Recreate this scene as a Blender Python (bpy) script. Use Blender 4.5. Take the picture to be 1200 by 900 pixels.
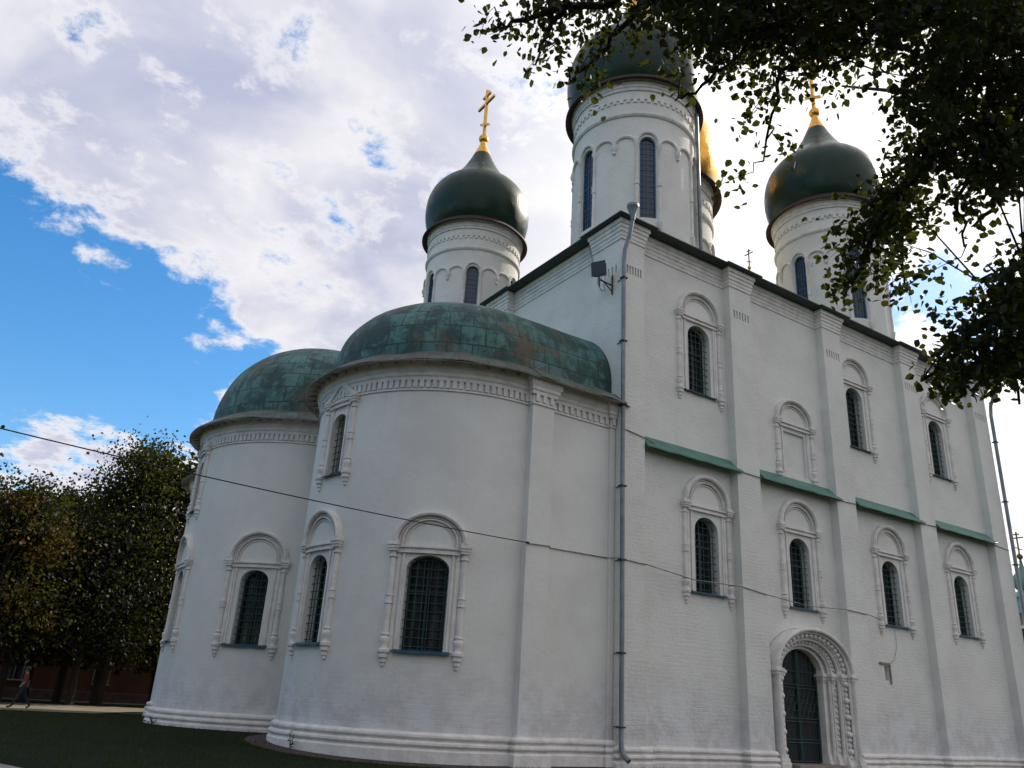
import bpy, bmesh, math, random
from math import sin, cos, pi, radians, sqrt, atan2
from mathutils import Vector, Matrix
import numpy as np

scene = bpy.context.scene
for o in list(bpy.data.objects):
    bpy.data.objects.remove(o, do_unlink=True)
COL = scene.collection
random.seed(11)
rng = np.random.default_rng(11)

# ------------------------------------------------------------------ camera
cam_d = bpy.data.cameras.new('camera')
cam_d.sensor_width = 36.0
cam_d.lens = 28.705
cam_d.clip_start = 0.05
cam_d.clip_end = 3000
cam = bpy.data.objects.new('camera', cam_d)
COL.objects.link(cam)
_R = Vector((0.82711, -0.55926, 0.05575)).normalized()
_F = Vector((0.50477, 0.7828, 0.36393)).normalized()
_U = _R.cross(_F).normalized()
_R = _F.cross(_U)
cam.matrix_world = Matrix(((_R.x, _U.x, -_F.x, -16.625), (_R.y, _U.y, -_F.y, -19.169),
                           (_R.z, _U.z, -_F.z, 1.65), (0, 0, 0, 1)))
scene.camera = cam

# ------------------------------------------------------------------ light and sky
SUN_AZ, SUN_EL = 85.0, 36.5          # azimuth from +Y towards +X


def azel(az, el):
    a, e = radians(az), radians(el)
    return Vector((sin(a) * cos(e), cos(a) * cos(e), sin(e)))


sun_d = bpy.data.lights.new('sun', 'SUN')
sun_d.energy = 4.7
sun_d.angle = radians(0.53)
sun_d.color = (1.0, 0.93, 0.80)
sun = bpy.data.objects.new('sun', sun_d)
COL.objects.link(sun)
sun.rotation_euler = azel(SUN_AZ, SUN_EL).to_track_quat('Z', 'Y').to_euler()

scene.view_settings.view_transform = 'Standard'
scene.view_settings.look = 'None'
scene.view_settings.gamma = 1.0
scene.view_settings.exposure = 0.40
scene.view_settings.use_curve_mapping = False
scene.cycles.max_bounces = 6
scene.cycles.transparent_max_bounces = 6


class NT:
    """small helper to wire shader nodes"""
    def __init__(self, tree):
        self.t = tree
        self.n = tree.nodes
        self.l = tree.links

    def new(self, kind, **kw):
        nd = self.n.new(kind)
        for k, v in kw.items():
            setattr(nd, k, v)
        return nd

    def put(self, sock, v):
        if hasattr(v, 'links') or isinstance(v, bpy.types.NodeSocket):
            self.l.new(v, sock)
        else:
            sock.default_value = v

    def math(self, op, a, b=0.0, c=None, clamp=False):
        nd = self.new('ShaderNodeMath', operation=op, use_clamp=clamp)
        self.put(nd.inputs[0], a)
        self.put(nd.inputs[1], b)
        if c is not None:
            self.put(nd.inputs[2], c)
        return nd.outputs[0]

    def vmath(self, op, a, b=None):
        nd = self.new('ShaderNodeVectorMath', operation=op)
        self.put(nd.inputs[0], a)
        if b is not None:
            self.put(nd.inputs[1], b)
        return nd.outputs['Value'] if op in ('DOT_PRODUCT', 'LENGTH') else nd.outputs[0]

    def mix(self, f, a, b, mode='MIX'):
        nd = self.new('ShaderNodeMix', data_type='RGBA', blend_type=mode)
        self.put(nd.inputs[0], f)
        for s, v in ((nd.inputs[6], a), (nd.inputs[7], b)):
            if isinstance(v, tuple) and len(v) == 3:
                v = (*v, 1)
            self.put(s, v)
        return nd.outputs[2]

    def noise(self, vec, scale, detail=4.0, rough=0.55, dist=0.0):
        nd = self.new('ShaderNodeTexNoise')
        if vec is not None:
            self.l.new(vec, nd.inputs['Vector'])
        nd.inputs['Scale'].default_value = scale
        nd.inputs['Detail'].default_value = detail
        nd.inputs['Roughness'].default_value = rough
        nd.inputs['Distortion'].default_value = dist
        return nd.outputs['Fac']

    def ramp(self, v, lo, hi, a=0.0, b=1.0, smooth=True):
        nd = self.new('ShaderNodeMapRange')
        nd.interpolation_type = 'SMOOTHSTEP' if smooth else 'LINEAR'
        self.put(nd.inputs['Value'], v)
        nd.inputs['From Min'].default_value = lo
        nd.inputs['From Max'].default_value = hi
        nd.inputs['To Min'].default_value = a
        nd.inputs['To Max'].default_value = b
        return nd.outputs[0]


world = bpy.data.worlds.new('World')
scene.world = world
world.use_nodes = True
w = NT(world.node_tree)
w.n.clear()
SKY_STRENGTH = 0.1
sky = w.new('ShaderNodeTexSky', sky_type='NISHITA')
sky.sun_disc = False
sky.sun_elevation = radians(SUN_EL)
sky.sun_rotation = radians(SUN_AZ)
sky.altitude = 100
sky.air_density = 1.1
sky.dust_density = 0.6
sky.ozone_density = 2.2
hsv = w.new('ShaderNodeHueSaturation')
hsv.inputs['Saturation'].default_value = 1.38
hsv.inputs['Value'].default_value = 1.45
w.l.new(sky.outputs[0], hsv.inputs['Color'])
tc = w.new('ShaderNodeTexCoord')
D = w.vmath('NORMALIZE', tc.outputs['Generated'])
sep = w.new('ShaderNodeSeparateXYZ')
w.l.new(D, sep.inputs[0])
den = w.math('ADD', w.math('MAXIMUM', sep.outputs[2], 0.0), 0.22)
cmb = w.new('ShaderNodeCombineXYZ')
w.l.new(w.math('DIVIDE', sep.outputs[0], den), cmb.inputs[0])
w.l.new(w.math('DIVIDE', sep.outputs[1], den), cmb.inputs[1])
CP = cmb.outputs[0]                                 # cloud layer plane
n1 = w.noise(CP, 2.4, 10, 0.62, 0.3)
n2 = w.noise(CP, 9.0, 8, 0.66, 0.15)
cover = w.math('ADD', w.math('MULTIPLY', n1, 0.75), w.math('MULTIPLY_ADD', n2, 0.85, -0.30))
# cover weighted by direction; thinned out of view to tune the light on the walls
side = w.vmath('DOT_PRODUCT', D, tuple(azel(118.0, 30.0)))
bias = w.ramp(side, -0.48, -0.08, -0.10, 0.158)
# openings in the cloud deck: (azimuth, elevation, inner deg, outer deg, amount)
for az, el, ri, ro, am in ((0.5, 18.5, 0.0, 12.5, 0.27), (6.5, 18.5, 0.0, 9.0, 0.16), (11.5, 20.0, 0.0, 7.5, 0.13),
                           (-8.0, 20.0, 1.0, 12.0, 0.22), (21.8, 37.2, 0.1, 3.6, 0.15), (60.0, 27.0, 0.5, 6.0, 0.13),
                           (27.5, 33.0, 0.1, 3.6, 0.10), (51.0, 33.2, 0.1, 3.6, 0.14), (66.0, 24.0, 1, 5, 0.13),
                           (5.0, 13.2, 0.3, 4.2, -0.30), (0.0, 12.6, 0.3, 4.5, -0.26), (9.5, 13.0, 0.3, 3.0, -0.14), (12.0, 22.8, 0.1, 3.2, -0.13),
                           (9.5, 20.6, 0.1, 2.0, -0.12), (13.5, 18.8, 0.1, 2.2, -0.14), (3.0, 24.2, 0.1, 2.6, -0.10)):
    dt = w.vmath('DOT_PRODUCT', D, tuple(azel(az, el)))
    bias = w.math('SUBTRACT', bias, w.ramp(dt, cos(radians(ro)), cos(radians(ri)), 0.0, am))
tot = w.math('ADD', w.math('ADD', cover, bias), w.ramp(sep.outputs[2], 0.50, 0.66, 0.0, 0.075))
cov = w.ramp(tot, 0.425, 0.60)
n3 = w.noise(CP, 3.0, 7, 0.55, 0.4)
n4 = w.noise(CP, 1.3, 6, 0.55, 0.3)
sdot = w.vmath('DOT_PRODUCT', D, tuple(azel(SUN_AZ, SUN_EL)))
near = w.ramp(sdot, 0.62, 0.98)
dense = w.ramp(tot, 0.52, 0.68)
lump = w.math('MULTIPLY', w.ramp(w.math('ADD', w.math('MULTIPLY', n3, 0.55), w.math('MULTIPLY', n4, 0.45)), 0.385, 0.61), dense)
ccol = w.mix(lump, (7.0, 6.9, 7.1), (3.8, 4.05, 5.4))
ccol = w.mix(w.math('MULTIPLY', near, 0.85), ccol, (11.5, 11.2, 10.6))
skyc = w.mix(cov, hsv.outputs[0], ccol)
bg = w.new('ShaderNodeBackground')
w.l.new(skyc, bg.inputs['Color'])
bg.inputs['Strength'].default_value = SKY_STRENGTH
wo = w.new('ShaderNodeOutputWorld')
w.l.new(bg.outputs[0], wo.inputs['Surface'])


# ------------------------------------------------------------------ materials
def mat(name, color, rough=0.8, metal=0.0, var=0.0, vscale=3.0, bump=0.0, bscale=20.0, spec=0.5):
    m = bpy.data.materials.new(name)
    m.use_nodes = True
    t = NT(m.node_tree)
    b = t.n['Principled BSDF']
    b.inputs['Base Color'].default_value = (*color, 1)
    b.inputs['Roughness'].default_value = rough
    b.inputs['Metallic'].default_value = metal
    b.inputs['Specular IOR Level'].default_value = spec
    oc = t.new('ShaderNodeTexCoord').outputs['Object']
    if var:
        f = t.ramp(t.noise(oc, vscale, 6, 0.62), 0.3, 0.7)
        lo = tuple(max(0, c * (1 - var)) for c in color)
        hi = tuple(min(1, c * (1 + var * 0.6)) for c in color)
        t.l.new(t.mix(f, lo, hi), b.inputs['Base Color'])
    if bump:
        bp = t.new('ShaderNodeBump')
        bp.inputs['Strength'].default_value = bump
        bp.inputs['Distance'].default_value = 0.03
        t.l.new(t.noise(oc, bscale, 5, 0.6), bp.inputs['Height'])
        t.l.new(bp.outputs[0], b.inputs['Normal'])
    return m


def whitewash(name, brick):
    m = bpy.data.materials.new(name)
    m.use_nodes = True
    t = NT(m.node_tree)
    b = t.n['Principled BSDF']
    b.inputs['Roughness'].default_value = 0.92
    b.inputs['Specular IOR Level'].default_value = 0.15
    geo = t.new('ShaderNodeNewGeometry')
    P = geo.outputs['Position']
    uv = t.new('ShaderNodeUVMap')
    uv.uv_map = 'UVMap'
    big = t.ramp(t.noise(P, 0.45, 7, 0.65), 0.36, 0.68)
    c = t.mix(big, (0.715, 0.703, 0.648), (0.645, 0.630, 0.582))
    # streaks running down the wall
    mp = t.new('ShaderNodeMapping')
    mp.inputs['Scale'].default_value = (2.6, 2.6, 0.16)
    t.l.new(P, mp.inputs['Vector'])
    st = t.ramp(t.noise(mp.outputs[0], 1.4, 6, 0.7), 0.58, 0.80)
    c = t.mix(t.math('MULTIPLY', st, 0.42), c, (0.52, 0.50, 0.47))
    # small knocked-off flakes
    fl = t.ramp(t.noise(P, 2.9, 8, 0.72), 0.695, 0.725)
    c = t.mix(t.math('MULTIPLY', fl, 0.6), c, (0.44, 0.37, 0.32))
    # bluish limewash patched over the lowest metres
    sp = t.new('ShaderNodeSeparateXYZ')
    t.l.new(P, sp.inputs[0])
    hz = t.math('ADD', sp.outputs[2], t.math('MULTIPLY', t.noise(P, 0.7, 5, 0.6), 3.2))
    low = t.ramp(hz, 4.6, 2.5)
    pn = t.ramp(t.noise(P, 1.6, 7, 0.68), 0.38, 0.62)
    c = t.mix(t.math('MULTIPLY', low, 0.75), c, t.mix(pn, (0.53, 0.515, 0.495), (0.69, 0.695, 0.71)))
    # mottled grime
    gr = t.ramp(t.noise(P, 9.0, 6, 0.7), 0.52, 0.75)
    c = t.mix(t.math('MULTIPLY', gr, 0.16), c, (0.40, 0.37, 0.34))
    t.l.new(c, b.inputs['Base Color'])
    bk = t.new('ShaderNodeTexBrick')
    wv = t.new('ShaderNodeTexNoise')
    t.l.new(P, wv.inputs['Vector'])
    wv.inputs['Scale'].default_value = 2.3
    wv.inputs['Detail'].default_value = 5
    ofs = t.vmath('SCALE', t.vmath('SUBTRACT', wv.outputs['Color'], (0.5, 0.5, 0.5)))
    ofs.node.inputs['Scale'].default_value = 0.16
    t.l.new(t.vmath('ADD', uv.outputs[0], ofs), bk.inputs['Vector'])
    bk.inputs['Scale'].default_value = 1.0
    bk.inputs['Brick Width'].default_value = 0.34
    bk.inputs['Row Height'].default_value = 0.125
    bk.inputs['Mortar Size'].default_value = 0.016
    bk.inputs['Mortar Smooth'].default_value = 0.9
    bk.inputs['Color1'].default_value = (1, 1, 1, 1)
    bk.inputs['Color2'].default_value = (0.55, 0.55, 0.55, 1)
    bk.inputs['Mortar'].default_value = (0.1, 0.1, 0.1, 1)
    nb = t.noise(P, 6.5, 6, 0.6)
    nf = t.noise(P, 34.0, 4, 0.6)
    h = t.math('ADD', t.math('MULTIPLY', nb, 0.9), t.math('MULTIPLY', nf, 0.35))
    if brick:
        bw = t.ramp(t.noise(P, 0.9, 5, 0.6), 0.35, 0.65, 0.12, 0.55)
    else:
        bw = t.math('MULTIPLY_ADD', low, 0.34, 0.03)
    h = t.math('ADD', h, t.math('MULTIPLY', bk.outputs['Color'], bw))
    bp = t.new('ShaderNodeBump')
    bp.inputs['Strength'].default_value = 0.62 if brick else 0.42
    bp.inputs['Distance'].default_value = 0.03
    t.l.new(h, bp.inputs['Height'])
    t.l.new(bp.outputs[0], b.inputs['Normal'])
    return m


def copper(name):
    m = bpy.data.materials.new(name)
    m.use_nodes = True
    t = NT(m.node_tree)
    b = t.n['Principled BSDF']
    P = t.new('ShaderNodeNewGeometry').outputs['Position']
    uv = t.new('ShaderNodeUVMap')
    uv.uv_map = 'UVMap'
    bk = t.new('ShaderNodeTexBrick')
    t.l.new(uv.outputs[0], bk.inputs['Vector'])
    bk.inputs['Scale'].default_value = 1.0
    bk.inputs['Brick Width'].default_value = 0.82
    bk.inputs['Row Height'].default_value = 0.66
    bk.inputs['Mortar Size'].default_value = 0.022
    bk.inputs['Mortar Smooth'].default_value = 0.3
    bk.inputs['Color1'].default_value = (0.050, 0.130, 0.113, 1)
    bk.inputs['Color2'].default_value = (0.080, 0.200, 0.175, 1)
    bk.inputs['Mortar'].default_value = (0.018, 0.04, 0.032, 1)
    c = bk.outputs['Color']
    n_ = t.noise(P, 1.1, 8, 0.7, 0.4)
    c = t.mix(t.ramp(n_, 0.44, 0.56, 0, 0.9), c, (0.016, 0.046, 0.038))
    rust = t.ramp(t.noise(P, 0.75, 9, 0.74, 0.6), 0.53, 0.62, 0, 0.85)
    c = t.mix(rust, c, (0.10, 0.074, 0.048))
    mp = t.new('ShaderNodeMapping')
    mp.inputs['Scale'].default_value = (3.2, 0.35, 1)
    t.l.new(uv.outputs[0], mp.inputs['Vector'])
    sn = t.noise(mp.outputs[0], 1.6, 8, 0.7)
    c = t.mix(t.ramp(sn, 0.50, 0.68, 0, 0.7), c, (0.012, 0.030, 0.026))
    c = t.mix(t.ramp(sn, 0.44, 0.30, 0, 0.45), c, (0.12, 0.22, 0.19))
    sp = t.new('ShaderNodeSeparateXYZ')
    t.l.new(uv.outputs[0], sp.inputs[0])
    low = t.math('MULTIPLY', t.ramp(sp.outputs[1], 1.25, 0.45), t.ramp(sn, 0.40, 0.56))
    c = t.mix(t.math('MULTIPLY', low, 0.75), c, (0.125, 0.092, 0.07))
    pale = t.ramp(t.noise(P, 2.4, 8, 0.75, 0.3), 0.60, 0.68, 0, 0.55)
    c = t.mix(pale, c, (0.17, 0.33, 0.29))
    t.l.new(c, b.inputs['Base Color'])
    b.inputs['Roughness'].default_value = 0.62
    b.inputs['Specular IOR Level'].default_value = 0.35
    h = t.math('ADD', t.math('MULTIPLY', bk.outputs['Fac'], -0.6), t.math('MULTIPLY', t.noise(P, 1.7, 4, 0.6), 1.5))
    bp = t.new('ShaderNodeBump')
    bp.inputs['Strength'].default_value = 0.6
    bp.inputs['Distance'].default_value = 0.05
    t.l.new(h, bp.inputs['Height'])
    t.l.new(bp.outputs[0], b.inputs['Normal'])
    return m


def domepaint(name, color, rough, metal=0.0):
    m = bpy.data.materials.new(name)
    m.use_nodes = True
    t = NT(m.node_tree)
    b = t.n['Principled BSDF']
    P = t.new('ShaderNodeNewGeometry').outputs['Position']
    uv = t.new('ShaderNodeUVMap')
    uv.uv_map = 'UVMap'
    bk = t.new('ShaderNodeTexBrick')
    t.l.new(uv.outputs[0], bk.inputs['Vector'])
    bk.inputs['Scale'].default_value = 1.0
    bk.inputs['Brick Width'].default_value = 0.9
    bk.inputs['Row Height'].default_value = 0.75
    bk.inputs['Mortar Size'].default_value = 0.012
    bk.inputs['Mortar Smooth'].default_value = 0.5
    k = lambda f: (*(min(1, x * f) for x in color), 1)
    bk.inputs['Color1'].default_value = k(0.86)
    bk.inputs['Color2'].default_value = k(1.12)
    bk.inputs['Mortar'].default_value = k(0.6)
    c = t.mix(t.ramp(t.noise(P, 0.8, 7, 0.7), 0.42, 0.7, 0, 0.55), bk.outputs['Color'], k(0.55))
    t.l.new(c, b.inputs['Base Color'])
    b.inputs['Metallic'].default_value = metal
    t.l.new(t.ramp(t.noise(P, 2.0, 6, 0.65), 0.3, 0.7, rough * 0.8, rough * 1.35), b.inputs['Roughness'])
    h = t.math('ADD', t.math('MULTIPLY', bk.outputs['Fac'], -0.35), t.math('MULTIPLY', t.noise(P, 1.6, 3, 0.5), 0.8))
    bp = t.new('ShaderNodeBump')
    bp.inputs['Strength'].default_value = 0.16
    bp.inputs['Distance'].default_value = 0.04
    if not metal:
        b.inputs['Specular IOR Level'].default_value = 0.28
    t.l.new(h, bp.inputs['Height'])
    t.l.new(bp.outputs[0], b.inputs['Normal'])
    return m


def leafmat(name, cols, trans):
    """cols: three leaf colours mixed by position in clumps and by leaf"""
    m = bpy.data.materials.new(name)
    m.use_nodes = True
    t = NT(m.node_tree)
    t.n.clear()
    P = t.new('ShaderNodeNewGeometry')
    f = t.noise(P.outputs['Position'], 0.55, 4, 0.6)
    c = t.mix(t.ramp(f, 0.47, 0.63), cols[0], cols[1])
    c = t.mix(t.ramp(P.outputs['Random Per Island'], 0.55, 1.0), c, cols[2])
    d = t.new('ShaderNodeBsdfPrincipled')
    t.l.new(c, d.inputs['Base Color'])
    d.inputs['Roughness'].default_value = 0.55
    d.inputs['Specular IOR Level'].default_value = 0.12
    tr = t.new('ShaderNodeBsdfTranslucent')
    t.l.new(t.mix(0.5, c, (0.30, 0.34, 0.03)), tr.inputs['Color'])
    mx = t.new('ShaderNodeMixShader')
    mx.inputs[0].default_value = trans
    t.l.new(d.outputs[0], mx.inputs[1])
    t.l.new(tr.outputs[0], mx.inputs[2])
    o = t.new('ShaderNodeOutputMaterial')
    t.l.new(mx.outputs[0], o.inputs['Surface'])
    return m


M = {}
M['brick'] = whitewash('whitewashed_brick', True)
M['plaster'] = whitewash('whitewashed_plaster', False)
def trimmat():
    m = mat('whitewashed_trim', (0.71, 0.68, 0.635), 0.92, var=0.14, vscale=2.6, bump=0.55, bscale=11, spec=0.15)
    t = NT(m.node_tree)
    b = t.n['Principled BSDF']
    src = b.inputs['Base Color'].links[0].from_socket
    P = t.new('ShaderNodeNewGeometry').outputs['Position']
    c = t.mix(t.ramp(t.noise(P, 5.5, 8, 0.75), 0.66, 0.70, 0, 0.6), src, (0.36, 0.24, 0.19))
    c = t.mix(t.ramp(t.noise(P, 2.1, 8, 0.7), 0.56, 0.78, 0, 0.5), c, (0.42, 0.385, 0.34))
    t.l.new(c, b.inputs['Base Color'])
    return m


M['trim'] = trimmat()
M['copper'] = copper('weathered_copper')
M['green_dome'] = domepaint('green_dome_paint', (0.004, 0.027, 0.013), 0.36)
M['gold'] = domepaint('gilded_dome', (0.80, 0.42, 0.07), 0.30, 0.9)
M['gilt'] = mat('gilding', (0.82, 0.44, 0.08), 0.32, 0.85, var=0.2, vscale=8)
M['rim'] = mat('dark_red_rim', (0.040, 0.014, 0.011), 0.7, var=0.3)
M['eave'] = mat('dark_green_roof', (0.016, 0.036, 0.024), 0.55, var=0.4, vscale=1.5, bump=0.25, bscale=4)
M['soffit'] = mat('weathered_soffit', (0.36, 0.30, 0.25), 0.9, var=0.5, vscale=1.2, bump=0.3, bscale=8)
M['ledge'] = mat('green_ledge_paint', (0.045, 0.165, 0.125), 0.5, var=0.25, vscale=2.0, bump=0.2, bscale=5)
M['zinc'] = mat('galvanised_pipe', (0.20, 0.225, 0.24), 0.5, 0.35, var=0.25, vscale=2.0)
M['iron'] = mat('green_painted_iron', (0.013, 0.048, 0.048), 0.6, var=0.3, vscale=4)
M['black_iron'] = mat('black_iron', (0.012, 0.013, 0.014), 0.5, var=0.3)
M['sill'] = mat('teal_sill_paint', (0.014, 0.065, 0.10), 0.5, var=0.4, vscale=6)
M['glass'] = mat('dark_glass', (0.006, 0.009, 0.011), 0.12, var=0.3, vscale=1.5)
M['drum_glass'] = mat('blue_grey_glass', (0.018, 0.030, 0.052), 0.16, var=0.4, vscale=2.5)
M['timber'] = mat('dark_window_timber', (0.012, 0.035, 0.034), 0.6)
M['blue_frame'] = mat('blue_frame_paint', (0.035, 0.10, 0.17), 0.5)
M['door'] = mat('dark_green_door', (0.004, 0.006, 0.006), 0.6, var=0.3)
M['cable'] = mat('black_cable', (0.010, 0.010, 0.011), 0.6)
M['old_cable'] = mat('painted_cable', (0.24, 0.20, 0.17), 0.8, var=0.5, vscale=3)
M['rust'] = mat('rusty_steel', (0.10, 0.055, 0.035), 0.8, var=0.5, vscale=9)
M['bark'] = mat('bark', (0.035, 0.027, 0.020), 0.95, var=0.4, vscale=9, bump=0.9, bscale=16)
M['stone'] = mat('step_stone', (0.25, 0.20, 0.17), 0.9, var=0.3, bump=0.4, bscale=12)
M['brick_red'] = mat('red_paving_brick', (0.055, 0.034, 0.030), 0.9, var=0.4, vscale=5, bump=0.5, bscale=14)
M['path'] = mat('pale_sandy_path', (0.15, 0.125, 0.08), 0.95, var=0.3, vscale=0.8, bump=0.3, bscale=9)
M['paving'] = mat('grey_paving', (0.22, 0.20, 0.185), 0.95, var=0.3, vscale=2, bump=0.4, bscale=18)
M['ochre'] = mat('terracotta_render', (0.085, 0.027, 0.012), 0.9, var=0.25, vscale=0.6, bump=0.3, bscale=8)
M['far_roof'] = mat('dark_sheet_roof', (0.05, 0.042, 0.042), 0.7, var=0.3)
M['teal_dome'] = mat('pale_teal_dome', (0.09, 0.19, 0.17), 0.5, var=0.2)
M['blue_roof'] = mat('blue_grey_roof', (0.13, 0.24, 0.30), 0.5, var=0.2)
M['dark_brick'] = mat('dark_red_brick', (0.085, 0.045, 0.045), 0.9, var=0.3)
M['bronze'] = mat('dull_bronze', (0.10, 0.065, 0.03), 0.5, 0.5)
M['lamp_body'] = mat('lamp_housing', (0.02, 0.02, 0.022), 0.45)
M['lamp_glass'] = mat('lamp_glass', (0.02, 0.02, 0.018), 0.45)
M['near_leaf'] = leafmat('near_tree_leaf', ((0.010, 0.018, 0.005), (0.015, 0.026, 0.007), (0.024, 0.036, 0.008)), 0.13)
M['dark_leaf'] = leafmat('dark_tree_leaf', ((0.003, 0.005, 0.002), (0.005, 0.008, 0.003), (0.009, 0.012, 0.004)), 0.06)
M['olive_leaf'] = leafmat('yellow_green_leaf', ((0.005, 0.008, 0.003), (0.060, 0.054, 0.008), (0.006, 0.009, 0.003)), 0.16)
M['rust_leaf'] = leafmat('autumn_leaf', ((0.005, 0.008, 0.003), (0.09, 0.036, 0.007), (0.008, 0.009, 0.003)), 0.15)
M['grass_blade'] = leafmat('grass_blade', ((0.012, 0.024, 0.006), (0.020, 0.034, 0.008), (0.05, 0.06, 0.016)), 0.2)


def groundmat():
    m = bpy.data.materials.new('lawn_ground')
    m.use_nodes = True
    t = NT(m.node_tree)
    b = t.n['Principled BSDF']
    b.inputs['Roughness'].default_value = 0.95
    b.inputs['Specular IOR Level'].default_value = 0.1
    P = t.new('ShaderNodeNewGeometry').outputs['Position']
    c = t.mix(t.ramp(t.noise(P, 0.35, 7, 0.65), 0.35, 0.65), (0.008, 0.013, 0.005), (0.014, 0.021, 0.008))
    c = t.mix(t.ramp(t.noise(P, 7.0, 6, 0.7), 0.45, 0.75, 0, 0.7), c, (0.022, 0.030, 0.010))
    c = t.mix(t.ramp(t.noise(P, 1.3, 6, 0.7), 0.60, 0.72, 0, 0.5), c, (0.03, 0.023, 0.016))
    t.l.new(c, b.inputs['Base Color'])
    bp = t.new('ShaderNodeBump')
    bp.inputs['Strength'].default_value = 1.0
    bp.inputs['Distance'].default_value = 0.08
    t.l.new(t.noise(P, 14.0, 6, 0.75), bp.inputs['Height'])
    t.l.new(bp.outputs[0], b.inputs['Normal'])
    return m


M['ground'] = groundmat()


# ------------------------------------------------------------------ mesh helpers
def root_offset(p):
    v = Vector((0, 0, 0))
    while p is not None:
        v += p.location
        p = p.parent
    return v


def link(name, me, m, parent=None):
    o = bpy.data.objects.new(name, me)
    COL.objects.link(o)
    if m is not None:
        if isinstance(m, (list, tuple)):
            for x in m:
                me.materials.append(x)
        else:
            me.materials.append(m)
    if parent is not None:
        o.parent = parent
        off = root_offset(parent)
        if off.length > 0:
            me.transform(Matrix.Translation(-off))
    return o


def smooth(me, angle=32):
    me.polygons.foreach_set('use_smooth', [True] * len(me.polygons))
    me.set_sharp_from_angle(angle=radians(angle))


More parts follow.
